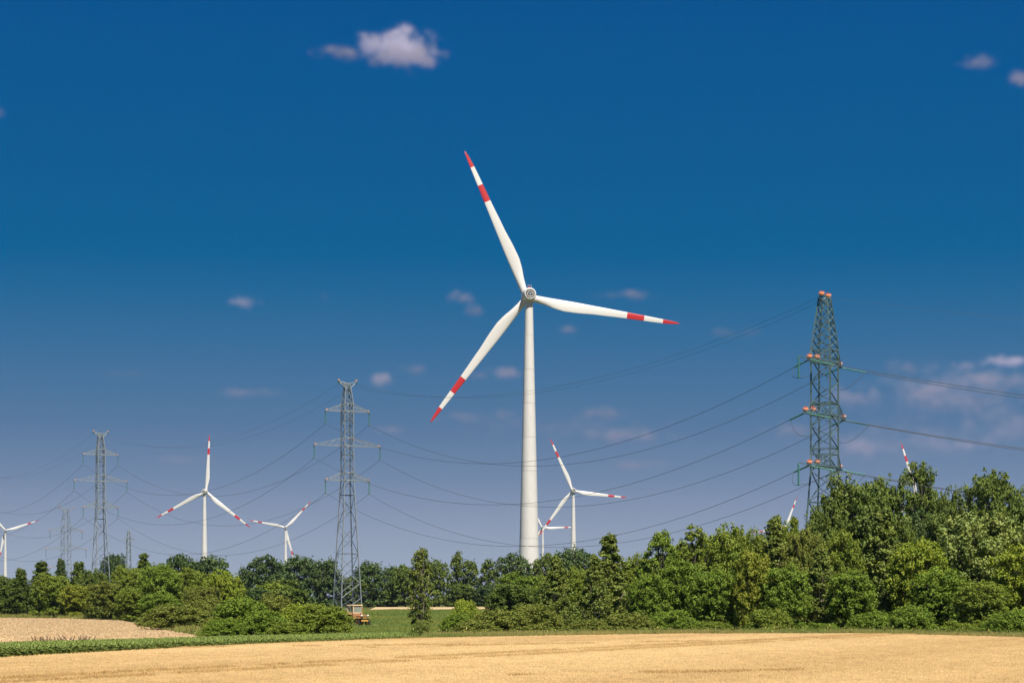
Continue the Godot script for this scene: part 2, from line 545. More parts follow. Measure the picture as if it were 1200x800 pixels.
func guard(t: Node3D, p: Vector3, mat: Material, size := 1.0) -> void:
	var o := part("bird_guard", spike_ball, mat, t)
	o.position = p
	o.scale = Vector3.ONE * size

func wire(a: Vector3, b: Vector3, sag: float, label: String, group: String, r := 0.03, until := 1.0) -> void:
	var st := begin(true)
	var pts := []
	var radii := []
	for i in 41:
		var t := until * i / 40.0
		var p := a.lerp(b, t)
		p.y -= 4.0 * sag * t * (1.0 - t)
		pts.append(p - a)
		radii.append(r)
	add_tube(st, pts, radii, 5)
	var o := part(numbered("overhead_wire"), commit(st), M.wire, self)
	o.position = a
	tag(o, label, "power line", group)

# ------------------------------------------------------------------ trees
# a leaf spray: each leaf a folded rhomb of two triangles; a clump is an uneven flattened ball of leaves
class Foliage:
	var v := PackedVector3Array()
	var n := PackedVector3Array()
	var c := PackedColorArray()
	var ix := PackedInt32Array()
	func leaf(p: Vector3, dir: Vector3, side: Vector3, l: float, w: float, col: Color, soft := Vector3.ZERO) -> void:
		var i := v.size()
		var nn := dir.cross(side)
		v.append(p); v.append(p + dir * (l * 0.5) + side * w + nn * (w * 0.3)); v.append(p + dir * l); v.append(p + dir * (l * 0.5) - side * w + nn * (w * 0.3))
		var ns := (nn + soft).normalized()
		for k in 4:
			n.append(ns); c.append(col)
		for k in [0, 1, 2, 0, 2, 3]: ix.append(i + k)
	func mesh() -> ArrayMesh:
		var a := []
		a.resize(Mesh.ARRAY_MAX)
		a[Mesh.ARRAY_VERTEX] = v
		a[Mesh.ARRAY_NORMAL] = n
		a[Mesh.ARRAY_COLOR] = c
		a[Mesh.ARRAY_INDEX] = ix
		var m := ArrayMesh.new()
		m.add_surface_from_arrays(Mesh.PRIMITIVE_TRIANGLES, a)
		return m

func unit_vec() -> Vector3:
	return Vector3(rng.randfn(), rng.randfn(), rng.randfn()).normalized()

func clump(f: Foliage, centre: Vector3, r: float, count: int, leaf: float, up: float, flat: float) -> void:
	var hue := rng.randf_range(-0.12, 0.12)
	var lum := rng.randf_range(0.82, 1.18)
	for k in count:
		var d := unit_vec()
		var p := centre + Vector3(d.x, d.y * flat, d.z) * r * pow(rng.randf(), 0.42)
		var nn := (d * 0.7 + Vector3.UP * up + unit_vec() * 0.75).normalized()
		var dir := nn.cross(unit_vec()).normalized()
		var side := nn.cross(dir)
		var l := leaf * rng.randf_range(0.7, 1.3)
		var b := lum * rng.randf_range(0.75, 1.25)
		f.leaf(p, dir, side, l, l * 0.33, Color(b * (1.0 + hue), b, b * (1.0 - hue)), d * 0.9 + Vector3.UP * 0.35)

var CROWNS := {}
# kinds: nominal height 10, nominal width in TREE_WIDTH
const TREE_WIDTH := {"round": 8.0, "cone": 4.6, "column": 2.6, "airy": 6.5, "shrub": 12.0, "willow": 9.0, "far": 8.0, "fartall": 5.0}

func make_crown(kind: String, seed_: int) -> Dictionary:
	rng.seed = seed_
	var f := Foliage.new()
	var st := begin(true)
	var W: float = TREE_WIDTH[kind]
	var R := W * 0.5
	var lobes := []      # [centre, radius]
	var phase := rng.randf() * TAU
	match kind:
		"round", "willow", "far":
			var n := 34 if kind != "far" else 26
			for i in n:      # lobes over the whole crown, evenly spread and unevenly sized
				var yy := 1.0 - 1.72 * (i + 0.5) / n
				var a := phase + i * 2.39996
				var ring := pow(1.0 - yy * yy, 0.36)
				var rr := rng.randf_range(0.95, 1.75) * (1.0 if kind != "willow" else 0.85)
				var q := rng.randf_range(0.78, 1.0) if i > 1 else 0.86
				lobes.append([Vector3(cos(a) * ring * (R - rr * 0.8) * q, 4.9 + yy * (5.0 - rr * 0.9) * q, sin(a) * ring * (R - rr * 0.8) * q), rr])
			for i in 11:     # leafy skirts down to the ground
				var a := phase + i * 2.39996
				var q := rng.randf_range(0.35, 0.8)
				lobes.append([Vector3(cos(a) * R * q, rng.randf_range(0.6, 1.5), sin(a) * R * q), rng.randf_range(0.8, 1.25)])
			lobes.append([Vector3(0, 5.2, 0), 2.2])
			lobes.append([Vector3(0, 3.0, 0), 2.0])
		"cone":
			for i in 36:
				var t := (i + 0.5) / 36
				var y := lerpf(0.7, 9.1, t)
				var rr := lerpf(1.0, 0.5, t) * rng.randf_range(0.8, 1.2)
				var env := R * (1.0 - pow(t, 1.8)) * (0.72 + 0.28 * minf(1.0, t * 3.5))
				var a := phase + i * 2.39996
				var dist := maxf(0.0, env - rr * 0.7) * rng.randf_range(0.55, 1.12)
				lobes.append([Vector3(cos(a) * dist, y + rng.randf_range(-0.2, 0.2), sin(a) * dist), rr])
		"column":
			for i in 64:
				var t := (i + 0.5) / 64
				var y := lerpf(0.4, 9.4, t)
				var env := R * pow(sin(PI * clampf(t * 0.80 + 0.12, 0, 1)), 0.6)
				var rr := rng.randf_range(0.3, 0.5)
				var a := phase + i * 2.39996
				var dist := maxf(0.0, env - rr * 0.8) * rng.randf_range(0.55, 1.1)
				lobes.append([Vector3(cos(a) * dist, y, sin(a) * dist), rr])
		"airy", "fartall":
			for i in 30:
				var t := (i + 0.5) / 30
				var y := lerpf(0.8, 9.2, t) + rng.randf_range(-0.3, 0.3)
				var env := R * pow(sin(PI * clampf(t * 0.72 + 0.2, 0, 1)), 0.6)
				var rr := rng.randf_range(0.7, 1.15)
				var a := phase + i * 2.39996
				var dist := maxf(0.0, env - rr * 0.6) * rng.randf_range(0.4, 1.15)
				lobes.append([Vector3(cos(a) * dist, y, sin(a) * dist), rr])
		"shrub":
			for i in 22:
				var a := phase + i * 2.39996
				var q := sqrt((i + 0.5) / 22.0)
				var top := 7.9 * sqrt(maxf(0.0, 1.0 - q * q * 0.86))
				var rr := rng.randf_range(1.7, 2.5)
				lobes.append([Vector3(cos(a) * q * (R - 1.2), maxf(1.2, top - rng.randf_range(0.0, 1.6)), sin(a) * q * (R - 1.2)), rr])
				if i % 2 == 0: lobes.append([Vector3(cos(a) * q * R * 0.92, maxf(1.2, top * 0.45), sin(a) * q * R * 0.92), rr * 0.95])
	# trunk and one limb to each lobe
	var trunk_top := 8.6 if kind != "shrub" else 3.0
	var tr := 0.2 if kind in ["round", "far", "willow"] else 0.13
	var spine := []
	var spine_r := []
	for i in 9:
		var t := i / 8.0
		spine.append(Vector3(sin(t * 3.0 + phase) * 0.25 * t, -0.4 + trunk_top * t, cos(t * 2.3 + phase) * 0.25 * t))
		spine_r.append(lerpf(tr * (1.35 if i == 0 else 1.0), 0.03, t))
	add_tube(st, spine, spine_r, 7)
	for l in lobes:
		var c: Vector3 = l[0]
		var from_y := clampf(c.y * 0.62 - 0.2, 0.3, trunk_top - 1.0)
		var fi := (from_y + 0.4) / trunk_top * 8.0
		var p0: Vector3 = spine[int(fi)].lerp(spine[mini(int(fi) + 1, 8)], fi - int(fi))
		var mid := p0.lerp(c, 0.5) + Vector3(0, -0.25, 0)
		add_tube(st, [p0, mid, c, c + Vector3(c.x, 2.0, c.z).normalized() * float(l[1]) * 0.7], [0.075, 0.055, 0.035, 0.012], 5)
	# foliage
	var leaf := 0.25
	var per := 56
	var cl := 12
	var up := 0.55
	var flat := 0.62
	match kind:
		"cone": leaf = 0.20; per = 44; cl = 11; flat = 0.8
		"column": leaf = 0.14; per = 30; cl = 8; flat = 1.2; up = 0.3
		"airy": leaf = 0.23; per = 44; cl = 9
		"shrub": leaf = 0.36; per = 55; cl = 18; flat = 0.8
		"willow": leaf = 0.22; per = 70; cl = 17; flat = 0.9; up = 0.3
		"far": leaf = 0.46; per = 18; cl = 11
		"fartall": leaf = 0.40; per = 17; cl = 8; flat = 0.9
	for l in lobes:
		for k in cl:
			var d := unit_vec()
			d.y = absf(d.y) * 1.2 - 0.35
			d = d.normalized()
			var rr: float = l[1]
			var c: Vector3 = l[0] + Vector3(d.x, d.y * 0.85, d.z) * rr * rng.randf_range(0.55, 1.08)
			clump(f, c, rr * rng.randf_range(0.3, 0.5), per, leaf, up, flat)
		# stray sprigs that roughen the outline
		for k in int(cl * 0.35):
			var d := unit_vec()
			d.y = absf(d.y)
			var rr: float = l[1]
			clump(f, l[0] + d * rr * rng.randf_range(0.95, 1.15), rr * 0.2, int(per * 0.25), leaf, up, 0.8)
	return {"trunk": commit(st), "crown": f.mesh()}

# u, v: photograph pixels of the crown's top; width in pixels; d: distance
func tree(called: String, kind: String, variant: int, u: float, v_top: float, width: float, d: float, tone: String, label: String, group: String, spin := -1.0) -> void:
	var key := kind + str(variant)
	if not CROWNS.has(key):
		CROWNS[key] = make_crown(kind, hash(key) % 100000)
	var g := ter(d)
	var h := EYE + (HORIZON - v_top) / FOCAL * d - g
	var w := width / FOCAL * d
	var t := thing(called, Vector3(ux(u, d), g, -d), spin if spin >= 0.0 else fmod(u * 0.7137 + d * 0.311, TAU))
	t.scale = Vector3(w / TREE_WIDTH[kind], h / 9.9, w / TREE_WIDTH[kind])
	tag(t, label, "shrub" if "shrub" in called else "tree", group)
	part("trunk" if kind != "shrub" else "stems", CROWNS[key].trunk, M.bark_pale if kind in ["cone", "column"] else M.bark, t)
	part("crown" if kind != "shrub" else "foliage", CROWNS[key].crown, M[tone], t)

# ------------------------------------------------------------------ ground cover
func scatter(called: String, m: Mesh, mat: Material, spots: Array, label: String, category: String) -> MultiMeshInstance3D:
	var mm := MultiMesh.new()
	mm.transform_format = MultiMesh.TRANSFORM_3D
	mm.use_colors = true
	mm.mesh = m
	mm.instance_count = spots.size()
	for i in spots.size():
		mm.set_instance_transform(i, spots[i][0])
		mm.set_instance_color(i, spots[i][1])
	var o := MultiMeshInstance3D.new()
	o.name = numbered(called)
	o.multimesh = mm
	o.material_override = mat
	add_child(o)
	tag(o, label, category, "", "stuff")
	return o

func spot(p: Vector3, s: float, sy: float, tilt: float, col: Color, turn := PI) -> Array:
	var b := Basis(Vector3.UP, rng.randf_range(-turn, turn)) * Basis(Vector3.RIGHT, rng.randfn() * tilt)
	return [Transform3D(b.scaled(Vector3(s, sy, s)), p), col]

func wheat_tuft() -> ArrayMesh:
	var f := Foliage.new()
	for k in 34:
		var p := Vector3(rng.randfn() * 0.17, 0, rng.randfn() * 0.17)
		var lean := Vector3(rng.randfn() * 0.1, 1.0, rng.randfn() * 0.1).normalized()
		var side := lean.cross(Vector3(rng.randfn() * 0.5, 0, 1)).normalized() * -1.0
		var l := rng.randf_range(0.37, 0.46)
		var b := rng.randf_range(0.9, 1.1)
		f.leaf(p, lean, side, l, 0.008, Color(b, b * 0.98, b * 0.92), Vector3(0, 1.3, 0.6))
		var bend := (lean + Vector3(rng.randfn() * 0.6, 0.0, rng.randfn() * 0.6)).normalized()
		var s2 := bend.cross(Vector3(rng.randfn() * 0.5, 0, 1)).normalized() * -1.0
		var e := rng.randf_range(0.92, 1.12)
		f.leaf(p + lean * l * 0.95, bend, s2, rng.randf_range(0.07, 0.10), 0.014, Color(e * 1.04, e, e * 0.9), Vector3(0, 1.3, 0.6))
	return f.mesh()

func grass_tuft(n: int, h: float, w: float, spread: float) -> ArrayMesh:
	var f := Foliage.new()
	for k in n:
		var p := Vector3(rng.randfn() * spread, 0, rng.randfn() * spread)
		var lean := Vector3(rng.randfn() * 0.35, 1.0, rng.randfn() * 0.35).normalized()
		var side := lean.cross(unit_vec()).normalized()
		var b := rng.randf_range(0.75, 1.25)
		f.leaf(p, lean, side, h * rng.randf_range(0.55, 1.1), w, Color(b * rng.randf_range(0.9, 1.2), b, b * 0.9))
	return f.mesh()

func leafy_plant() -> ArrayMesh:      # a waist-high crop plant: stalk and arching blades
	var f := Foliage.new()
	f.leaf(Vector3.ZERO, Vector3.UP, Vector3.RIGHT, 0.95, 0.02, Color(0.9, 1, 0.8))
	f.leaf(Vector3.ZERO, Vector3.UP, Vector3.BACK, 0.95, 0.02, Color(0.9, 1, 0.8))
	for k in 11:
		var a := k * 2.4 + rng.randf() * 0.5
		var y := 0.12 + k * 0.075
		var out := Vector3(cos(a), 0.95, sin(a)).normalized()
		var side := out.cross(Vector3.UP).normalized()
		var b := rng.randf_range(0.8, 1.2)
		var l := rng.randf_range(0.24, 0.34)
		f.leaf(Vector3(0, y, 0), out, side, l, 0.045, Color(b, b, b * 0.9))
		f.leaf(Vector3(0, y, 0) + out * l * 0.8, Vector3(cos(a), -0.25, sin(a)).normalized(), side, l * 0.9, 0.042, Color(b * 1.05, b * 1.03, b * 0.9))
	return f.mesh()

# ------------------------------------------------------------------ vehicle
func tractor() -> void:
	var d := 231.0
	var p := Vector3(ux(418.5, d), ter(d) + 0.06, -d)
	var t := thing("old_tractor", p, deg_to_rad(38.0))      # front towards local +z
	tag(t, "old yellow tractor with a boxy glazed cab parked below the grey pylon", "tractor")
	part("chassis", bevel_box(Vector3(0.62, 0.3, 2.6), 0.04, Vector3(0, 0.62, 0.1)), M.dark, t)
	part("hood", bevel_box(Vector3(0.8, 0.5, 1.25), 0.09, Vector3(0, 1.05, 0.85)), M.tractor_rust, t)
	var gr := part("grille", bevel_box(Vector3(0.66, 0.44, 0.06), 0.02, Vector3(0, 1.03, 1.5)), M.dark, t)
	for k in 5:
		part("grille_bar", bevel_box(Vector3(0.04, 0.4, 0.03), 0.008, Vector3(-0.24 + k * 0.12, 1.03, 1.54)), M.tractor_yellow, gr)
	for s in [-1.0, 1.0]:
		var st := begin(true)
		add_lathe(st, [[0.1, 0.0], [0.12, 0.1], [0.0, 0.12]], 12, Basis(Vector3.RIGHT, Vector3.BACK, Vector3.DOWN), Vector3(s * 0.42, 1.2, 1.46))
		part("headlight", commit(st), M.pale, t)
		part("fender", bevel_box(Vector3(0.38, 0.08, 1.0), 0.03, Vector3(s * 0.76, 1.36, -0.62)), M.tractor_yellow, t)
		part("fender_front", bevel_box(Vector3(0.36, 0.06, 0.7), 0.02, Vector3(s * 0.66, 0.94, 1.05)), M.tractor_yellow, t)
		for w in [[0.62, -0.62, 0.36, 0.78], [0.40, 1.05, 0.26, 0.70]]:
			var ax := Basis(Vector3.DOWN, Vector3.RIGHT, Vector3.BACK)
			var wheel := Node3D.new()
			wheel.name = "wheel"
			t.add_child(wheel, true)
			wheel.position = Vector3(s * w[3], w[0], w[1])
			st = begin(true)
			var r: float = w[0]
			var q: float = w[2] * 0.5
			add_lathe(st, [[r * 0.55, -q * 0.8], [r * 0.85, -q], [r * 0.97, -q * 0.75], [r, -q * 0.3], [r, q * 0.3], [r * 0.97, q * 0.75], [r * 0.85, q], [r * 0.55, q * 0.8]], 28, ax)
			for k in 18:
				var a := TAU * k / 18.0
				var dir := Vector3(0, cos(a), sin(a))
				add_bar(st, dir * r + Vector3(-q * 0.8, 0, 0), dir.rotated(Vector3.RIGHT, 0.16) * r + Vector3(q * 0.8, 0, 0), 0.05)
			part("tyre", commit(st), M.rubber, wheel)
			st = begin(true)
			add_lathe(st, [[r * 0.56, -q * 0.6], [r * 0.5, -q * 0.3], [0.1, -q * 0.2], [0.1, q * 0.2], [r * 0.5, q * 0.3], [r * 0.56, q * 0.6]], 20, ax)
			part("rim", commit(st), M.tractor_yellow, wheel)
	# cab: four posts, rails, roof and panes
	var cab := part("cab", bevel_box(Vector3(1.24, 0.62, 1.2), 0.05, Vector3(0, 1.12, -0.5)), M.tractor_rust, t)
	for s in [-1.0, 1.0]:
		for z in [0.06, -1.06]:
			part("cab_post", bevel_box(Vector3(0.1, 0.86, 0.1), 0.015, Vector3(s * 0.57, 1.86, z)), M.tractor_cream, cab)
		part("side_window", bevel_box(Vector3(0.012, 0.7, 0.98), 0.003, Vector3(s * 0.57, 1.85, -0.5)), M.pane, cab)
		part("window_rail", bevel_box(Vector3(0.09, 0.09, 1.02), 0.015, Vector3(s * 0.57, 1.48, -0.5)), M.tractor_cream, cab)
	part("windscreen", bevel_box(Vector3(1.02, 0.7, 0.012), 0.003, Vector3(0, 1.85, 0.06)), M.pane, cab)
	part("rear_window", bevel_box(Vector3(1.02, 0.7, 0.012), 0.003, Vector3(0, 1.85, -1.06)), M.pane, cab)
	part("window_rail", bevel_box(Vector3(1.04, 0.1, 0.09), 0.015, Vector3(0, 1.48, 0.06)), M.tractor_cream, cab)
	part("roof", bevel_box(Vector3(1.36, 0.13, 1.34), 0.05, Vector3(0, 2.35, -0.5)), M.tractor_cream, cab)
	part("seat", bevel_box(Vector3(0.5, 0.6, 0.14), 0.04, Vector3(0, 1.72, -0.85)), M.dark, cab)
	var ste := begin(true)
	add_tube(ste, [Vector3(0.24, 1.28, 0.6), Vector3(0.24, 2.05, 0.6), Vector3(0.24, 2.16, 0.54)], [0.045, 0.045, 0.045], 8)
	part("exhaust_pipe", commit(ste), M.tractor_rust, t)
	part("front_bumper", bevel_box(Vector3(0.95, 0.16, 0.12), 0.03, Vector3(0, 0.62, 1.5)), M.tractor_yellow, t)

# ==================================================================
func _ready() -> void:
	# ---- camera, sky, sun, exposure
	var cam := Camera3D.new()
	cam.name = "camera"
	add_child(cam)
	cam.position = Vector3(0, EYE, 0)
	cam.set_frustum(800.0 / FOCAL, Vector2(0, (HORIZON - 400.0) / FOCAL), 1.0, 12000.0)
	cam.current = true

	var env := Environment.new()
	env.background_mode = Environment.BG_SKY
	var sky := Sky.new()
	sky.sky_material = make_sky()
	env.sky = sky
	env.background_energy_multiplier = 0.625
	env.tonemap_mode = Environment.TONE_MAPPER_LINEAR
	env.tonemap_exposure = 1.6
	env.fog_enabled = true
	env.fog_density = 0.00003
	env.fog_light_color = Color(0.72, 0.86, 1.0)
	env.sdfgi_enabled = true
	env.ssao_enabled = true
	env.ssil_enabled = true
	var we := WorldEnvironment.new()
	we.name = "world_environment"
	we.environment = env
	add_child(we)

	var sun := DirectionalLight3D.new()
	sun.name = "sun"
	sun.light_energy = 1.6
	sun.light_color = Color(1.0, 0.955, 0.885)
	sun.light_angular_distance = 0.5
	sun.shadow_enabled = true
	add_child(sun)
	var az := deg_to_rad(22.0)      # behind the camera, to the right
	var el := deg_to_rad(55.0)
	sun.look_at_from_position(Vector3.ZERO, -Vector3(sin(az) * cos(el), sin(el), cos(az) * cos(el)))

	# ---- materials
	M.tower = paint(0.545, 0.55, 0.555, 0.45)
	M.tower.albedo_color = Color.WHITE
	M.tower.albedo_texture = noise_tex(0.012, [[0.505, 0.51, 0.51], [0.55, 0.555, 0.555], [0.585, 0.585, 0.585]], 61)
	M.tower.uv1_triplanar = true
	M.tower.uv1_scale = Vector3(0.3, 0.05, 0.3)
	M.tower_b = paint(0.51, 0.515, 0.52, 0.48)
	M.blade = paint(0.60, 0.605, 0.605, 0.35)
	M.red = paint(0.42, 0.020, 0.024, 0.4)
	M.seam = paint(0.3, 0.3, 0.3, 0.7)
	M.steel = paint(0.34, 0.36, 0.38, 0.5, 0.3)
	M.dark = paint(0.03, 0.03, 0.032, 0.6)
	M.galvanised = paint(0.23, 0.27, 0.30, 0.5, 0.2)
	M.painted_steel = paint(0.085, 0.145, 0.155, 0.5, 0.1)
	M.concrete = paint(0.4, 0.39, 0.37, 0.9)
	M.glass_green = paint(0.05, 0.20, 0.14, 0.2)
	M.orange = paint(0.70, 0.28, 0.16, 0.8)
	M.pink = paint(0.50, 0.33, 0.31, 0.7)
	M.wire = paint(0.05, 0.052, 0.058, 0.7)
	M.bark = paint(0.10, 0.085, 0.065, 0.95)
	M.dead_wood = paint(0.17, 0.12, 0.08, 0.95)
	M.bark_pale = paint(0.30, 0.27, 0.20, 0.9)
	M.rubber = paint(0.02, 0.02, 0.02, 0.85)
	M.tractor_yellow = paint(0.55, 0.33, 0.07, 0.6)
	M.tractor_rust = paint(0.34, 0.17, 0.08, 0.75)
	M.tractor_cream = paint(0.66, 0.50, 0.28, 0.6)
	M.pale = paint(0.7, 0.7, 0.65, 0.2)
	M.pane = paint(0.5, 0.6, 0.55, 0.05)
	M.pane.transparency = BaseMaterial3D.TRANSPARENCY_ALPHA
	M.pane.albedo_color.a = 0.25
	M.leaf_mid = leaf_mat(0.188, 0.244, 0.033)
	M.leaf_green = leaf_mat(0.165, 0.244, 0.030)
	M.leaf_bright = leaf_mat(0.244, 0.306, 0.033)
	M.leaf_yellow = leaf_mat(0.256, 0.288, 0.037)
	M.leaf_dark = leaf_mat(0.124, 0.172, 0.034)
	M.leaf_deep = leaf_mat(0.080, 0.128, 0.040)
	M.leaf_olive = leaf_mat(0.185, 0.215, 0.040)
	M.leaf_grey = leaf_mat(0.244, 0.300, 0.083)
	M.leaf_poplar = leaf_mat(0.188, 0.235, 0.050)

	# ---- ground
	M.ground = ground_mat(0.02, 0.06, [[0.055, 0.07, 0.022], [0.085, 0.10, 0.032], [0.13, 0.125, 0.05]], 3)
	var st := begin()
	var ds := [-300.0, 0.0, 60.0, 100.0, 130.0, 150.0, 170.0, 190.0, 210.0, 232.0, 260.0, 290.0, 325.0, 360.0, 440.0, 520.0, 700.0, 1200.0, 2500.0, 6000.0]
	var xs := [-4000.0, -1200.0, -400.0, -150.0, -60.0, -20.0, 20.0, 60.0, 150.0, 400.0, 1200.0, 4000.0]
	for i in ds.size() - 1:
		for k in xs.size() - 1:
			quad(st, Vector3(xs[k], ter(ds[i]), -ds[i]), Vector3(xs[k], ter(ds[i + 1]), -ds[i + 1]), Vector3(xs[k + 1], ter(ds[i + 1]), -ds[i + 1]), Vector3(xs[k + 1], ter(ds[i]), -ds[i]))
	structure("ground", commit(st), M.ground)

	var rows := []
	for d: float in [30.0, 50.0, 70.0, 85.0, 95.0, 105.0, 115.0, 125.0, 132.0, 138.0, 142.0]:
		var x0 := -0.42 * d
		var x1 := 0.42 * d
		for k in 200:      # the sheet ends where the crop ends
			var x := lerpf(-0.42 * d, 0.42 * d, k / 199.0)
			if crop_edge(600.0 + x / d * FOCAL) >= d:
				x0 = x
				break
		for k in 200:
			var x := lerpf(0.42 * d, -0.42 * d, k / 199.0)
			if crop_edge(600.0 + x / d * FOCAL) >= d:
				x1 = x
				break
		rows.append([float(d), x0, x1])
	M.straw_soil = ground_mat(0.03, 0.5, [[0.36, 0.27, 0.15], [0.48, 0.36, 0.2], [0.58, 0.45, 0.26]], 8)
	structure("wheat_field_soil", sheet(rows, 0.03, 20), M.straw_soil)
	M.stubble = ground_mat(0.02, 0.16, [[0.45, 0.345, 0.215], [0.55, 0.43, 0.275], [0.64, 0.51, 0.34]], 21)
	var strip := [[100.0, 222.0], [120.0, 236.0], [153.0, 233.0], [180.0, 208.0], [205.0, 188.0], [240.0, 165.0], [267.0, 142.0], [285.0, 70.0], [292.0, -30.0]]
	rows = []
	for s in strip: rows.append([s[0], ux(-200, s[0]), ux(s[1], s[0])])
	structure("stubble_field", sheet(rows, 0.05), M.stubble)
	M.strip = ground_mat(0.03, 0.1, [[0.40, 0.30, 0.17], [0.5, 0.38, 0.22], [0.6, 0.46, 0.28]], 31)
	structure("far_ripe_field", sheet([[385.0, ux(430, 385), ux(770, 385)], [510.0, ux(440, 510), ux(760, 510)]], 0.12), M.strip)
	M.dirt = ground_mat(0.04, 0.3, [[0.13, 0.09, 0.06], [0.2, 0.145, 0.1], [0.27, 0.2, 0.14]], 41)
	structure("dirt_track", sheet([[221.0, ux(425, 221), ux(452, 221)], [226.0, ux(412, 226), ux(464, 226)], [234.0, ux(408, 234), ux(460, 234)], [238.0, ux(412, 238), ux(440, 238)]], 0.05, 6), M.dirt)

	# ---- wind turbines
	turbine_meshes()
	turbine(620, 345.5, 187.0, [113.0, -8.4, 232.4], "large white wind turbine with red-banded blades standing tallest at the centre", 7.0)
	turbine(239.3, 576, 67.5, [87.0, 206.5, -38.5], "white wind turbine left of the grey pylon, one blade straight up", -6.0)
	turbine(334.4, 618, 43.0, [168.5, 46.4, 285.0], "small distant wind turbine just left of the grey pylon, blade hanging beside its tower", 8.0)
	turbine(672, 574.7, 66.0, [113.2, -6.5, 233.0], "white wind turbine just right of the large central tower", 7.0)
	turbine(636, 618.2, 40.0, [1.5, 121.5, 241.5], "distant wind turbine half hidden behind the large central tower", 5.0)
	turbine(5.6, 621.3, 40.0, [17.8, 137.8, 257.0], "distant wind turbine cut by the left edge of the picture", 6.0)
	turbine(1076.9, 581.9, 66.0, [106.0, -14.0, 226.0], "wind turbine behind the right wood, one red blade tip above the trees", 7.0)
	turbine(921, 618.9, 40.0, [68.0, 188.0, 308.0], "distant wind turbine behind the right wood, blade tip left of the green pylon", 7.0)

	# ---- pylons and wires
	pylon_meshes()
	var p2 := Vector3(ux(407, 357), ter(357), -357.0)
	var p3 := Vector3(ux(117.5, 467), ter(467), -467.0)
	var p1 := Vector3(ux(967, 231), ter(231), -231.0)
	var p4 := Vector3(ux(77, 657), ter(657), -657.0)
	var dir12 := (p1 - p2) * Vector3(1, 0, 1)
	var turn2 := atan2(dir12.x, dir12.z)           # local z of the pylon runs along the line
	var in_dir := dir12.normalized()
	var out_dir := Vector3(1, 0, 0.0)
	var mid_dir := (in_dir + out_dir).normalized()
	var turn1 := atan2(mid_dir.x, mid_dir.z)
	var y2 := func(v: float) -> float: return EYE + (HORIZON - v) / FOCAL * 357.0 - ter(357.0)
	var susp := [[0.0, 3.9], [y2.call(563.0), 1.72], [y2.call(482.0) + 1.3, 1.62], [y2.call(449.0), 0.75]]
	var susp_arms := [[y2.call(482.0), 4.1, 1.3], [y2.call(522.5), 6.2, 1.4], [y2.call(563.0), 4.1, 1.4]]
	var t2 := pylon(p2, turn2, susp, susp_arms, M.galvanised, 0.21, 0.105, "grey lattice pylon standing above the yellow tractor", true, 1.65)
	var t3 := pylon(p3, turn2 + 0.03, susp, susp_arms, M.galvanised, 0.21, 0.105, "grey lattice pylon rising from the left wood, smaller than the middle one", true, 1.65)
	var tops := {2: [], 3: [], 1: [], 4: []}      # wire ends: left 1..3, right 1..3, earth left, earth right
	for e in [[2, t2], [3, t3]]:
		var t: Node3D = e[1]
		for s in [-1.0, 1.0]:
			for a in susp_arms:
				var tip := Vector3(s * a[1], a[0] - 0.1, 0)
				guard(t, tip + Vector3(-s * 0.25, 0.1, 0), M.pink, 0.38)
				hang("insulator_string", tip, tip + Vector3(0, -2.1, 0), t, 1.0 if e[0] == 2 else 0.7)
				tops[e[0]].append(t.transform * (tip + Vector3(0, -2.15, 0)))
				part("wire_clamp", bevel_box(Vector3(0.1, 0.16, 0.6), 0.02, tip + Vector3(0, -2.16, 0)), M.steel, t)
		for s in [-1.0, 1.0]:
			var q := Vector3(s * 1.65, susp[3][0] + 0.35, 0)
			guard(t, q, M.pink, 0.36)
			hang("insulator_string", q, q + Vector3(0, -0.5, 0), t)
			tops[e[0]].append(t.transform * (q + Vector3(0, -0.5, 0)))
	# anchor pylon on the right
	var y1 := func(v: float) -> float: return EYE + (HORIZON - v) / FOCAL * 231.0 - ter(231.0)
	var anch := [[0.0, 4.6], [y1.call(552.0), 2.35], [y1.call(408.0), 2.3], [y1.call(350.0), 1.05]]
	var anch_arms := [[y1.call(425.0), 4.5, 1.4], [y1.call(487.0), 5.6, 1.4], [y1.call(547.0), 4.5, 1.4]]
	var t1 := pylon(p1, turn1, anch, anch_arms, M.painted_steel, 0.2, 0.09, "blue-green lattice anchor pylon with orange bird guards above the right wood", true, 0.9, 0.52)
	var t4 := pylon(p4, turn2 + 0.2, [[0.0, 3.6], [14.0, 2.35], [26.0, 2.3], [31.0, 1.0]], [[23.9, 5.6, 1.2], [17.9, 7.0, 1.3], [12.0, 5.6, 1.3]], M.galvanised, 0.17, 0.085, "faint distant lattice pylon between the left turbine and the left pylon", false, 2.6)
	for s in [-1.0, 1.0]:
		for a in [[23.9, 5.6], [17.9, 7.0], [12.0, 5.6]]:
			var tip := Vector3(s * a[1], a[0] - 0.1, 0)
			guard(t4, tip, M.pink, 0.45)
			hang("insulator_string", tip, tip + Vector3(0, -2.6, 0), t4, 0.8)
			tops[4].append(t4.transform * (tip + Vector3(0, -2.6, 0)))
	for s in [-1.0, 1.0]:
		guard(t4, Vector3(s * 2.6, 31.4, 0), M.pink, 0.45)
		tops[4].append(t4.transform * Vector3(s * 2.6, 31.3, 0))
	var p5 := Vector3(ux(150.5, 900), ter(900), -900.0)
	pylon(p5, 0.5, [[0.0, 2.9], [20.0, 1.7], [29.0, 1.4], [32.0, 0.6]], [[28.0, 2.3, 0.8]], M.galvanised, 0.24, 0.14, "tiny slender lattice mast in the distance right of the left pylon", false, 0.0)
	# the anchor's strings, jumpers and outgoing wires
	var level_name := ["upper", "middle", "lower"]
	var ends1_in := []
	var ends1_out := []
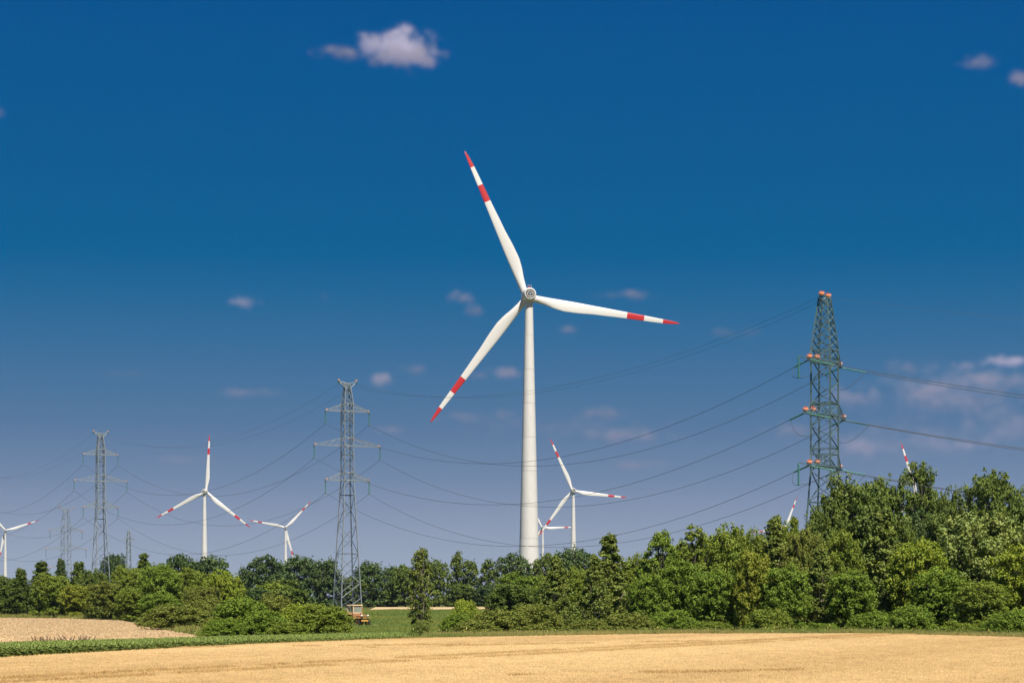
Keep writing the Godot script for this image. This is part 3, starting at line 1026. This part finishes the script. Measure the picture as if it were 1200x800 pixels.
	for s in [-1.0, 1.0]:
		for k in 3:
			var a = anch_arms[k]
			var tip_l := Vector3(s * a[1], a[0] - 0.1, 0)
			var tip: Vector3 = t1.transform * tip_l
			var far_in: Vector3 = tops[2][k + (0 if s < 0 else 3)]
			var di := (far_in - tip).normalized()
			di.y -= 0.22
			var e_in := tip + di.normalized() * 2.9
			var dout := out_dir
			dout.y -= 0.2
			var e_out := tip + dout.normalized() * 2.9
			var inv := t1.transform.affine_inverse()
			hang("insulator_string", inv * tip, inv * e_in, t1, 0.75)
			hang("insulator_string", inv * tip, inv * e_out, t1, 0.75)
			ends1_in.append(e_in)
			ends1_out.append(e_out)
			var jp := []
			var jr := []
			var low := tip + Vector3(0, -2.6, 0)
			if s < 0 and k != 1:       # bracket that holds the jumper away from the tower
				var br := begin()
				add_bar(br, tip_l + Vector3(0, 0.15, 0), tip_l + Vector3(-2.9, 0.15, 0), 0.09)
				part("jumper_bracket", commit(br), M.painted_steel, t1)
				hang("insulator_string", tip_l + Vector3(-2.9, 0.1, 0), tip_l + Vector3(-2.85, -2.3, 0), t1, 1.1)
				low = t1.transform * (tip_l + Vector3(-2.85, -2.3, 0))
			for i in 17:
				var q := i / 16.0
				var pp := e_in.lerp(low, q * 2.0) if q < 0.5 else low.lerp(e_out, q * 2.0 - 1.0)
				var b := e_in * (1 - q) * (1 - q) + (low * 2.0 - (e_in + e_out) * 0.5) * 2.0 * q * (1 - q) + e_out * q * q
				jp.append(inv * b)
				jr.append(0.025)
			var js := begin(true)
			add_tube(js, jp, jr, 5)
			part("jumper_wire", commit(js), M.wire, t1)
			guard(t1, tip_l + Vector3(-s * 0.15, 0.15, 0), M.orange if s < 0 else M.pink, 0.52)
			if s < 0: guard(t1, tip_l + Vector3(2.3, 0.3, 0), M.orange, 0.55)
	for s in [-1.0, 1.0]:
		guard(t1, Vector3(s * 0.95, anch[3][0] + 0.2, 0), M.orange, 0.55)
	for s in range(2):
		var side := "camera-side" if s == 0 else "far-side"
		for k in 3:
			var i := s * 3 + k
			wire(tops[2][i], ends1_in[i], 8.8, "thin %s %s conductor between the grey middle pylon and the blue-green right pylon" % [side, level_name[k]], "conductors strung between the pylons", 0.024)
			wire(tops[3][i], tops[2][i], 9.6, "thin %s %s conductor between the left pylon and the grey middle pylon" % [side, level_name[k]], "conductors strung between the pylons", 0.024)
			wire(tops[3][i], tops[3][i] + (p3 - p2), 9.0, "thin %s %s conductor running off to the left from the left pylon" % [side, level_name[k]], "conductors strung between the pylons", 0.024)
			var e: Vector3 = ends1_out[i]
			wire(e, e + Vector3(150, -1.5, 0), 6.5, "%s %s conductor running off to the right from the blue-green pylon" % [side, level_name[k]], "conductors strung between the pylons", 0.032)
		var g1: Vector3 = t1.transform * Vector3((-0.9 if s == 0 else 0.9), anch[3][0] + 0.2, 0)
		wire(tops[2][6 + s], g1, 6.0, "thin %s earth wire from the tip of the grey middle pylon to the right pylon" % side, "earth wires along the pylon tops", 0.014)
		wire(tops[3][6 + s], tops[2][6 + s], 6.5, "thin %s earth wire from the tip of the left pylon to the middle pylon" % side, "earth wires along the pylon tops", 0.014)
		wire(tops[3][6 + s], tops[3][6 + s] + (p3 - p2), 6.5, "thin %s earth wire leaving the left pylon's tip to the left" % side, "earth wires along the pylon tops", 0.014)
		wire(g1, g1 + Vector3(150, 0, 0), 5.0, "thin %s earth wire leaving the blue-green pylon's tip to the right" % side, "earth wires along the pylon tops", 0.007)

	# ---- trees: kind, variant, u, top row, width px, distance, tone, label
	var far_g := "trees of the far wood"
	var left_g := "trees of the left wood"
	var right_g := "trees of the right wood"
	var shrub_g := "shrubs along the field edge"
	var T := [
		# left wood, at the far side of the stubble
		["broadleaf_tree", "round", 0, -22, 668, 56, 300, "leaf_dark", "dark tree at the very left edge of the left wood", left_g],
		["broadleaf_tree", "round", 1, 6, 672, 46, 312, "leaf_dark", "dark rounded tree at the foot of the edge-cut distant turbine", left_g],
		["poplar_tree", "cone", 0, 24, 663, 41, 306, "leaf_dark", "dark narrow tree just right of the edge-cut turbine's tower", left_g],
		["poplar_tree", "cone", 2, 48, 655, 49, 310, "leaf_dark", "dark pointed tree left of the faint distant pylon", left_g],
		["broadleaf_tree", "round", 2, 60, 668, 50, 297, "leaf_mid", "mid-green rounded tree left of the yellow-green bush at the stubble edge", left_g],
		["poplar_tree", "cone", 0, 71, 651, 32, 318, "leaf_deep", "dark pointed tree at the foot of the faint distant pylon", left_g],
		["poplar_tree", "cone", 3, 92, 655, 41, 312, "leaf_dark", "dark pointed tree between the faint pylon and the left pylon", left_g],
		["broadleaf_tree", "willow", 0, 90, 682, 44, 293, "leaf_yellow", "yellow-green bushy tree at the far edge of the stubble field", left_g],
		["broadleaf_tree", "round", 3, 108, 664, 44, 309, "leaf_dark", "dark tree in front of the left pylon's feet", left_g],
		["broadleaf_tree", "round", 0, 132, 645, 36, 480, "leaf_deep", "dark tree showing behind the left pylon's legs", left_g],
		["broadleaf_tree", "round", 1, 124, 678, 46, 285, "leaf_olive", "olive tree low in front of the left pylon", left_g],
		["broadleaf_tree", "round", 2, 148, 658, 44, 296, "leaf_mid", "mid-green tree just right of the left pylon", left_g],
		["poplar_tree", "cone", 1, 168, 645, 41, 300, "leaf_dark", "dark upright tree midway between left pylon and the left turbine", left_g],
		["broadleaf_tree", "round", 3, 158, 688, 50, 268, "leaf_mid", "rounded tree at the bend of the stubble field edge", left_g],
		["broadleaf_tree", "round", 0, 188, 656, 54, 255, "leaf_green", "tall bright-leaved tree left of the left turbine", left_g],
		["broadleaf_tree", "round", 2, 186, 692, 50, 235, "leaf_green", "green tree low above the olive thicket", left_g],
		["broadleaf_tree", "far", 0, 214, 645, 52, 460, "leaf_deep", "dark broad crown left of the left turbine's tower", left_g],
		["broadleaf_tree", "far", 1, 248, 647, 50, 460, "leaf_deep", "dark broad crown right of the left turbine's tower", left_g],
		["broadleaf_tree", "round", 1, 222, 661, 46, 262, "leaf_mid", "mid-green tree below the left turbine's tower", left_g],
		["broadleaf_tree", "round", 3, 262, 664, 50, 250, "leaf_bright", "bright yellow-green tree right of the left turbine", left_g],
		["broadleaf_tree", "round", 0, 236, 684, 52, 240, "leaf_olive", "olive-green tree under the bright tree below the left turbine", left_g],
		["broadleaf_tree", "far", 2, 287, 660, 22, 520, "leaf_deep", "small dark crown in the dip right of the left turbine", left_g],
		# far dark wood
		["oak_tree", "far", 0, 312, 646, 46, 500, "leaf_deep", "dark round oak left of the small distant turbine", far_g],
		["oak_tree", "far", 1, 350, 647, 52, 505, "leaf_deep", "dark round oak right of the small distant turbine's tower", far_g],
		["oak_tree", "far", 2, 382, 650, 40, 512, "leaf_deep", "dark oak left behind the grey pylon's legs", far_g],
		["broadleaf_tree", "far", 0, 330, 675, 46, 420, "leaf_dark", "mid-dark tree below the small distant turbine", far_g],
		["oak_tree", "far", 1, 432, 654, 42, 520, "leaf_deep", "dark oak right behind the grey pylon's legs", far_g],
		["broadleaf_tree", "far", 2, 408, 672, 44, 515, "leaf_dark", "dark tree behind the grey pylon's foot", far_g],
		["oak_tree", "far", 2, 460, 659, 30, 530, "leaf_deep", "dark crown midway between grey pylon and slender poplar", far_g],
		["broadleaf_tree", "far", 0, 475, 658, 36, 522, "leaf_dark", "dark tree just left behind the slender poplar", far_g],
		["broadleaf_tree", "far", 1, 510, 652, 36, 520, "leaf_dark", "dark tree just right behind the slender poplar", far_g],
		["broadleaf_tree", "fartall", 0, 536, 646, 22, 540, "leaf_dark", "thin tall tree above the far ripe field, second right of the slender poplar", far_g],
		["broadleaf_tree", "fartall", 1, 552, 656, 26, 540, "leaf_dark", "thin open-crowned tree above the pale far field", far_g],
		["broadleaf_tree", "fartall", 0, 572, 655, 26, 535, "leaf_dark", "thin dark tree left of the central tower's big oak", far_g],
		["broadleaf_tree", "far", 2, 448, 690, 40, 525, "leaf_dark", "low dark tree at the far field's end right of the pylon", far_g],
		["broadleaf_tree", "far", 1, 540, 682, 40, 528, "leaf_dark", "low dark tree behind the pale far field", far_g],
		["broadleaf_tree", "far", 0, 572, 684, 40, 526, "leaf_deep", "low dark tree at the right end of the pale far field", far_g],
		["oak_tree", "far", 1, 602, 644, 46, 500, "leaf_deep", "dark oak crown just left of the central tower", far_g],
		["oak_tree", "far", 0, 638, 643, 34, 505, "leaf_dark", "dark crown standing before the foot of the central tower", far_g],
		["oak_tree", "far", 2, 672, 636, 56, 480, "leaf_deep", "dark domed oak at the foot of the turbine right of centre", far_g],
		# middle group
		["broadleaf_tree", "round", 1, 606, 667, 58, 225, "leaf_green", "green rounded tree in front of the central tower's left side", right_g],
		["broadleaf_tree", "round", 3, 640, 672, 46, 232, "leaf_mid", "mid-green tree in front of the central tower's right side", right_g],
		["poplar_tree", "cone", 0, 652, 647, 51, 180, "leaf_poplar", "loose upright aspen below the half-hidden distant turbine", right_g],
		["broadleaf_tree", "round", 2, 680, 658, 48, 205, "leaf_mid", "mid-green tree left of the tall pointed aspen", right_g],
		["aspen_tree", "cone", 2, 714, 621, 66, 176, "leaf_poplar", "tall pointed aspen right of the turbine right of centre", right_g],
		["aspen_tree", "cone", 0, 697, 645, 49, 172, "leaf_poplar", "shorter aspen leaning on the tall pointed aspen's left", right_g],
		["aspen_tree", "cone", 1, 734, 655, 44, 180, "leaf_mid", "small aspen on the right flank of the tall pointed aspen", right_g],
		["locust_tree", "airy", 2, 775, 618, 62, 182, "leaf_green", "open-crowned tree with sky gaps, leftmost crown of the right wood", right_g],
		["broadleaf_tree", "round", 0, 760, 668, 52, 166, "leaf_green", "green tree beneath the open-crowned leftmost tree of the right wood", right_g],
		["locust_tree", "airy", 1, 815, 617, 62, 178, "leaf_mid", "second open-crowned tree of the right wood from the left", right_g],
		["broadleaf_tree", "round", 1, 800, 650, 60, 168, "leaf_green", "rounded green tree below the second open crown", right_g],
		["broadleaf_tree", "round", 2, 750, 642, 46, 192, "leaf_mid", "mid-green crown between the tall aspen and the leftmost open crown", right_g],
		["broadleaf_tree", "round", 0, 796, 633, 58, 186, "leaf_mid", "mid-green crown between the two open crowns", right_g],
		["broadleaf_tree", "round", 1, 836, 624, 62, 186, "leaf_green", "green crown between the second open crown and the tall mid-green tree", right_g],
		["broadleaf_tree", "round", 2, 884, 611, 56, 188, "leaf_mid", "mid-green crown behind the yellowish tree", right_g],
		["broadleaf_tree", "round", 3, 854, 607, 64, 180, "leaf_mid", "tall mid-green tree midway between the tall aspen and the green pylon", right_g],
		["broadleaf_tree", "round", 2, 838, 660, 62, 162, "leaf_green", "green leaning tree at the field edge left of the yellowish tree", right_g],
		["maple_tree", "round", 0, 884, 640, 48, 160, "leaf_yellow", "yellowish-leaved tree at the field edge below the distant blade tip", right_g],
		["aspen_tree", "cone", 0, 908, 598, 68, 184, "leaf_poplar", "pointed tree left of the distant blade tip", right_g],
		["aspen_tree", "cone", 1, 931, 600, 37, 196, "leaf_mid", "small pointed crown beside the distant blade tip", right_g],
		["broadleaf_tree", "round", 3, 924, 605, 46, 188, "leaf_mid", "rounded mid-green crown just left of the distant blade tip", right_g],
		["broadleaf_tree", "willow", 1, 942, 610, 64, 172, "leaf_olive", "pale olive tree below the green pylon's left side", right_g],
		["broadleaf_tree", "round", 1, 922, 656, 60, 158, "leaf_green", "green tree at the field edge right of the yellowish tree", right_g],
		["oak_tree", "round", 1, 1036, 549, 70, 206, "leaf_dark", "dark oak crown filling the right shoulder of the big oak", right_g],
		["oak_tree", "round", 2, 1000, 544, 100, 200, "leaf_dark", "big dark oak crown in front of the blue-green pylon, tallest in the wood", right_g],
		["oak_tree", "round", 3, 968, 578, 62, 198, "leaf_dark", "dark crown filling the left shoulder of the big oak", right_g],
		["broadleaf_tree", "round", 0, 984, 614, 54, 176, "leaf_mid", "mid-green rounded tree in front of the big dark oak", right_g],
		["aspen_tree", "cone", 1, 962, 636, 56, 164, "leaf_poplar", "pointed aspen at the field edge left of the big oak's middle", right_g],
		["aspen_tree", "cone", 3, 1034, 588, 73, 178, "leaf_poplar", "tall pale aspen in front of the big dark oak's right half", right_g],
		["broadleaf_tree", "round", 1, 998, 662, 64, 160, "leaf_green", "dark-gapped green tree at the field edge below the big oak", right_g],
		["aspen_tree", "cone", 1, 1050, 640, 56, 164, "leaf_poplar", "slim aspen at the field edge below the big oak's right end", right_g],
		["broadleaf_tree", "round", 1, 1086, 553, 50, 238, "leaf_dark", "dark crown behind the open dark tree right of the big oak", right_g],
		["locust_tree", "airy", 0, 1079, 537, 64, 230, "leaf_dark", "open dark tree hiding the tower of the turbine behind the right wood", right_g],
		["broadleaf_tree", "round", 3, 1114, 562, 44, 228, "leaf_dark", "dark tree in the dip right of the open dark tree", right_g],
		["oak_tree", "round", 0, 1166, 541, 84, 212, "leaf_dark", "large dark tree at the top right of the right wood", right_g],
		["oak_tree", "round", 2, 1206, 560, 56, 214, "leaf_dark", "dark tree at the right picture edge behind the pale willow", right_g],
		["willow_tree", "willow", 0, 1148, 590, 124, 172, "leaf_grey", "broad pale grey-green willow in the right wood", right_g],
		["broadleaf_tree", "round", 2, 1076, 622, 74, 160, "leaf_bright", "bright green spreading tree left of the pale willow", right_g],
		["broadleaf_tree", "round", 3, 1104, 660, 80, 153, "leaf_green", "green tree at the field edge below the pale willow's left half", right_g],
		["broadleaf_tree", "round", 1, 1196, 632, 78, 148, "leaf_bright", "bright green tree at the right picture edge near the wheat", right_g],
		["broadleaf_tree", "round", 0, 1152, 676, 70, 146, "leaf_mid", "mid-green low tree at the field edge below the pale willow", right_g],
		["broadleaf_tree", "round", 1, 1262, 560, 120, 170, "leaf_green", "green tree beyond the right picture edge", right_g],
		# single slender poplar
		["slender_poplar", "column", 0, 493, 640, 32, 152, "leaf_poplar", "slender columnar poplar standing alone before the green meadow", ""],
		["poplar_shrub", "shrub", 0, 494, 724, 24, 151, "leaf_poplar", "brownish suckers round the slender poplar's foot", shrub_g],
		# shrubs
		["olive_shrub", "shrub", 1, 206, 706, 82, 200, "leaf_olive", "broad dull olive thicket at the right tip of the stubble field", shrub_g],
		["olive_shrub", "shrub", 0, 236, 698, 60, 210, "leaf_olive", "olive shrub behind the thicket at the stubble's tip", shrub_g],
		["green_shrub", "shrub", 2, 284, 694, 74, 162, "leaf_green", "green rounded shrub right of the olive thicket", shrub_g],
		["green_shrub", "shrub", 0, 312, 712, 62, 152, "leaf_green", "low green shrub in front, left of the grey pylon", shrub_g],
		["green_shrub", "shrub", 1, 322, 692, 50, 178, "leaf_olive", "reddish-olive shrub behind the green shrubs left of the pylon", shrub_g],
		["green_shrub", "shrub", 2, 350, 702, 52, 160, "leaf_bright", "yellow-green shrub midway between olive thicket and the tractor", shrub_g],
		["green_shrub", "shrub", 1, 376, 704, 74, 158, "leaf_mid", "dense shrub just left of the yellow tractor", shrub_g],
		["green_shrub", "shrub", 0, 262, 722, 54, 148, "leaf_green", "small green shrub in front of the stubble field's tip", shrub_g],
		["green_shrub", "shrub", 2, 338, 726, 50, 146, "leaf_mid", "low shrub at the foot of the yellow-green shrub", shrub_g],
		["green_shrub", "shrub", 0, 544, 698, 40, 156, "leaf_bright", "bright small shrub right of the slender poplar", shrub_g],
		["green_shrub", "shrub", 1, 538, 716, 44, 152, "leaf_green", "low dark-green shrub at the bright small shrub's foot", shrub_g],
		["olive_shrub", "shrub", 2, 584, 710, 80, 148, "leaf_olive", "wide olive-green bramble left of the central tower's axis", shrub_g],
		["olive_shrub", "shrub", 0, 624, 704, 70, 152, "leaf_olive", "olive bramble right below the central tower", shrub_g],
		["olive_shrub", "shrub", 1, 556, 726, 62, 144, "leaf_olive", "lowest bramble at the wheat edge right of the poplar", shrub_g],
		["olive_shrub", "shrub", 1, 690, 724, 60, 148, "leaf_olive", "low bramble below the tall pointed aspen, left side", shrub_g],
		["olive_shrub", "shrub", 2, 736, 714, 66, 149, "leaf_olive", "low bramble right below the tall pointed aspen", shrub_g],
		["green_shrub", "shrub", 0, 788, 712, 70, 151, "leaf_green", "low green shrub under the leftmost open crown", shrub_g],
		["green_shrub", "shrub", 1, 836, 726, 50, 150, "leaf_mid", "low shrub left of the yellowish tree's foot", shrub_g],
		["green_shrub", "shrub", 2, 902, 708, 56, 152, "leaf_mid", "low shrub right of the yellowish tree's foot", shrub_g],
		["green_shrub", "shrub", 0, 962, 728, 48, 150, "leaf_green", "low shrub below the aspen left of the big oak", shrub_g],
		["green_shrub", "shrub", 1, 1024, 714, 60, 153, "leaf_green", "low shrub below the middle of the big oak", shrub_g],
		["green_shrub", "shrub", 2, 1068, 704, 58, 149, "leaf_green", "low shrub at the bright spreading tree's foot", shrub_g],
		["green_shrub", "shrub", 0, 1132, 728, 50, 142, "leaf_mid", "low shrub at the wheat edge below the pale willow", shrub_g],
		["green_shrub", "shrub", 1, 1188, 712, 70, 141, "leaf_green", "low shrub at the wheat edge by the right picture edge", shrub_g],
	]
	for r in T:
		tree(r[0], r[1], r[2], r[3], r[4], r[5], r[6], r[7], r[8], r[9])
	# trees deeper in the woods that only fill the gaps
	rng.seed = 404
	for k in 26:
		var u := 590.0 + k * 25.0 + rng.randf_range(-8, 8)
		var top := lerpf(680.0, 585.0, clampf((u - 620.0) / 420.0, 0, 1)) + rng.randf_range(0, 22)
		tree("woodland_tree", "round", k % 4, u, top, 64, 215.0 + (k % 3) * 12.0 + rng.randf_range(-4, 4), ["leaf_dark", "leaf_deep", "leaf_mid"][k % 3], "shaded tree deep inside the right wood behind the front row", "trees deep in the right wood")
	for k in 16:
		var u := -30.0 + k * 25.0 + rng.randf_range(-8, 8)
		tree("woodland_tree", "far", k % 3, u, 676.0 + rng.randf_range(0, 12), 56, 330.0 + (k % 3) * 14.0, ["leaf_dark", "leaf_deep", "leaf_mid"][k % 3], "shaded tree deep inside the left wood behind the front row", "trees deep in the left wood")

	tractor()

	# ---- ripe wheat
	rng.seed = 9001
	var wheat := [wheat_tuft(), wheat_tuft(), wheat_tuft()]
	var wm := paint(0.415, 0.298, 0.155, 0.7)
	wm.vertex_color_use_as_albedo = true
	wm.backlight_enabled = true
	wm.backlight = Color(0.5, 0.4, 0.2)
	wm.metallic_specular = 0.2
	var patch := FastNoiseLite.new()
	patch.seed = 4
	patch.frequency = 0.06
	patch.fractal_octaves = 4
	var lists := [[], [], []]
	var tracks := [[Vector2(-24, 98.0), Vector2(-3, 108.5), 0.55], [Vector2(-15.8, 63), Vector2(6.6, 105), 1.0], [Vector2(-13.7, 62.2), Vector2(8.6, 104), 0.8], [Vector2(-6, 103), Vector2(10, 116), 0.6], [Vector2(1.5, 66.5), Vector2(8.5, 70), 0.6]]
	var d := 56.0
	while d < 144.0:
		var step := 0.19 * (d / 90.0 * 0.5 + 0.5)
		var half := 0.275 * d + 3.0
		var x := -half
		while x < half:
			var xx := x + rng.randf_range(-0.12, 0.12)
			var dd := d + rng.randf_range(-0.12, 0.12)
			x += step
			if dd > crop_edge(600.0 + xx / dd * FOCAL): continue
			var run := xx * 0.47 + dd * 0.88
			var across := xx * 0.88 - dd * 0.47
			var q := patch.get_noise_2d(run * 0.12, across * 1.6) * 0.7 + patch.get_noise_2d(xx * 0.4, dd * 0.25) * 0.5
			var s := rng.randf_range(0.95, 1.06) + q * 0.06
			var drop := false
			for tr in tracks:
				var a: Vector2 = tr[0]
				var b: Vector2 = tr[1]
				var dirn := (b - a).normalized()
				var along := (Vector2(xx, dd) - a).dot(dirn)
				var off := absf((Vector2(xx, dd) - a).cross(dirn))
				var reach := 1.0 if tr[2] > 0.7 else clampf(minf(along + 2.0, a.distance_to(b) + 2.0 - along), 0.0, 1.0)
				if reach > 0.5 and off < 0.26 and patch.get_noise_2d(along * 3.0, 50.0 + tr[2] * 90.0) > -0.25 * tr[2]: drop = true
			if drop: s *= 1.12
			var b2 := (1.0 + q * 0.26 + rng.randf_range(-0.22, 0.22)) * (0.78 if drop else 1.0)
			lists[rng.randi() % 3].append(spot(Vector3(xx, -0.48, -dd), rng.randf_range(0.9, 1.15), s, 0.03, Color(b2, b2 * (1.0 + q * 0.06) * (0.93 if drop else 1.0), b2 * (1.0 + q * 0.12) * (0.8 if drop else 1.0)), 0.9))
		d += step
	for k in 3:
		scatter("ripe_wheat", wheat[k], wm, lists[k], "ripe golden wheat covering the whole foreground field", "wheat")

	# ---- leafy crop strip on the left, grass, weeds
	rng.seed = 515
	var gm := paint(0.185, 0.240, 0.050, 0.6)
	gm.vertex_color_use_as_albedo = true
	gm.backlight_enabled = true
	gm.backlight = Color(0.5, 0.6, 0.25)
	var spots := []
	for k in 26000:
		var u := rng.randf_range(-90, 470)
		var e := crop_edge(u)
		var wide := lerpf(9.0, 12.0, clampf(u / 400.0, 0, 1))
		var dd := e + 0.9 + rng.randf() * wide
		var hh := lerpf(0.85, 0.62, clampf(u / 420.0, 0, 1)) * rng.randf_range(0.8, 1.15)
		var b := rng.randf_range(0.8, 1.2)
		spots.append(spot(Vector3(ux(u, dd), ter(dd), -dd), rng.randf_range(0.9, 1.2), hh, 0.06, Color(b, b, b)))
	scatter("leafy_green_crop", leafy_plant(), gm, spots, "strip of leafy green crop between the wheat and the stubble", "crop")
	var grass := grass_tuft(22, 0.5, 0.014, 0.12)
	var mm := paint(0.27, 0.29, 0.085, 0.7)
	mm.vertex_color_use_as_albedo = true
	mm.backlight_enabled = true
	mm.backlight = Color(0.5, 0.55, 0.25)
	spots = []
	for k in 52000:       # meadow round the pylon
		var dd := sqrt(rng.randf()) * 285.0 + 125.0
		if dd > 381.0 or dd < 126.0: continue
		var u := rng.randf_range(340, 720)
		if dd < crop_edge(u) + 0.5: continue
		if dd > 219 and dd < 240 and u > 408 and u < 464 and rng.randf() < 0.93: continue
		var q := patch.get_noise_2d(ux(u, dd) * 0.8, dd * 0.3)
		var b := rng.randf_range(0.8, 1.2) * (1.0 + q * 0.4)
		spots.append(spot(Vector3(ux(u, dd), ter(dd), -dd), 1.0 + dd / 300.0, rng.randf_range(0.6, 1.2) * (1.0 + q * 0.5), 0.1, Color(b * (0.66 + q * 0.3), b * 0.84, b * 0.5)))
	scatter("meadow_grass", grass, mm, spots, "green meadow grass round the tractor and the grey pylon", "grass")
	spots = []
	for k in 34000:      # rank grass along the edge of the wood
		var u := rng.randf_range(500, 1290)
		var dd := crop_edge(u) + 0.3 + pow(rng.randf(), 1.4) * 9.0
		var q := patch.get_noise_2d(ux(u, dd) * 1.2, dd)
		var dry := clampf(0.45 + q * 1.2, 0.0, 1.0)
		var b := rng.randf_range(0.8, 1.2)
		spots.append(spot(Vector3(ux(u, dd), ter(dd), -dd), rng.randf_range(0.9, 1.4), rng.randf_range(0.7, 1.7), 0.12, Color(b * lerpf(0.75, 1.6, dry), b * lerpf(0.9, 1.25, dry), b * lerpf(0.7, 1.5, dry))))
	var weeds := []
	for k in 260:
		var u := rng.randf_range(470, 1290)
		var dd := crop_edge(u) + 0.4 + rng.randf() * 7.0
		var b := rng.randf_range(0.7, 1.3)
		weeds.append(spot(Vector3(ux(u, dd), ter(dd), -dd), rng.randf_range(0.6, 1.3), rng.randf_range(0.4, 1.1), 0.25, Color(b * rng.randf_range(0.9, 1.5), b, b * 0.9)))
	scatter("verge_weeds", leafy_plant(), gm, weeds, "scattered leafy weeds in the grass before the right wood", "weeds")
	scatter("verge_grass", grass, mm, spots, "rank half-dry grass along the foot of the right wood", "grass")
	spots = []
	for k in 7000:
		var u := rng.randf_range(-100, 520)
		var dd := crop_edge(u) + 0.1 + rng.randf() * 1.3
		var b := rng.randf_range(0.8, 1.2)
		spots.append(spot(Vector3(ux(u, dd), ter(dd), -dd), rng.randf_range(0.9, 1.3), rng.randf_range(0.9, 1.35), 0.12, Color(b * 1.15, b, b * 0.8)))
	scatter("field_margin_grass", grass, mm, spots, "yellowish grass between the wheat and the leafy strip", "grass")
	spots = []
	for k in 9000:       # grass at the far edge of the stubble and under the left wood
		var u := rng.randf_range(-110, 330)
		var dd := rng.randf_range(150, 300)
		var lim := 292.0
		for s in range(strip.size() - 1):
			if u >= strip[s + 1][1] and u <= strip[s][1]: lim = strip[s + 1][0]
		if dd < lim: continue
		var b := rng.randf_range(0.7, 1.1)
		spots.append(spot(Vector3(ux(u, dd), ter(dd), -dd), 1.8, rng.randf_range(0.8, 1.8), 0.1, Color(b, b, b * 0.8)))
	scatter("wood_edge_grass", grass, mm, spots, "dull grass between the stubble field and the left wood", "grass")
	var sm := paint(0.60, 0.47, 0.30, 0.8)
	sm.vertex_color_use_as_albedo = true
	spots = []
	for k in 26000:
		var dd := 108.0 + sqrt(rng.randf()) * 182.0
		var u := rng.randf_range(-110, 240)
		var ok := false
		for s in range(strip.size() - 1):
			if dd >= strip[s][0] and dd < strip[s + 1][0]:
				ok = u < lerpf(strip[s][1], strip[s + 1][1], (dd - strip[s][0]) / (strip[s + 1][0] - strip[s][0])) - 2.0
		if not ok: continue
		var b := rng.randf_range(0.75, 1.15)
		spots.append(spot(Vector3(ux(u, dd), ter(dd) + 0.04, -dd), 1.6, rng.randf_range(0.2, 0.42), 0.1, Color(b, b, b)))
	scatter("cut_stubble", grass, sm, spots, "pale cut stubble on the field left of the thicket", "stubble")

	# ---- heap of dry branches behind the green strip
	rng.seed = 31
	for e in [[80, 108.0, 1.0, "dark heap of dry branches behind the leafy strip, right one"], [54, 107.0, 0.8, "dark heap of dry branches behind the leafy strip, left one"], [95, 109.0, 0.45, "small dry branch stump at the right end of the branch heaps"]]:
		var o := thing("brush_pile", Vector3(ux(e[0], e[1]), ter(e[1]), -e[1]))
		tag(o, e[3], "brush", "heaps of dry branches")
		for k in int(46 * e[2]) + 8:
			var a := rng.randf() * TAU
			var l := rng.randf_range(0.7, 1.5)
			var s := begin(true)
			var p0 := Vector3(rng.randfn() * 0.55 * e[2], 0.05, rng.randfn() * 0.3)
			var p2b := p0 + Vector3(cos(a) * l * 0.6, rng.randf_range(0.3, 1.0), sin(a) * l * 0.5)
			add_tube(s, [p0, p0.lerp(p2b, 0.5) + unit_vec() * 0.08, p2b], [0.07, 0.05, 0.02], 5)
			part("branch", commit(s), M.dead_wood, o)
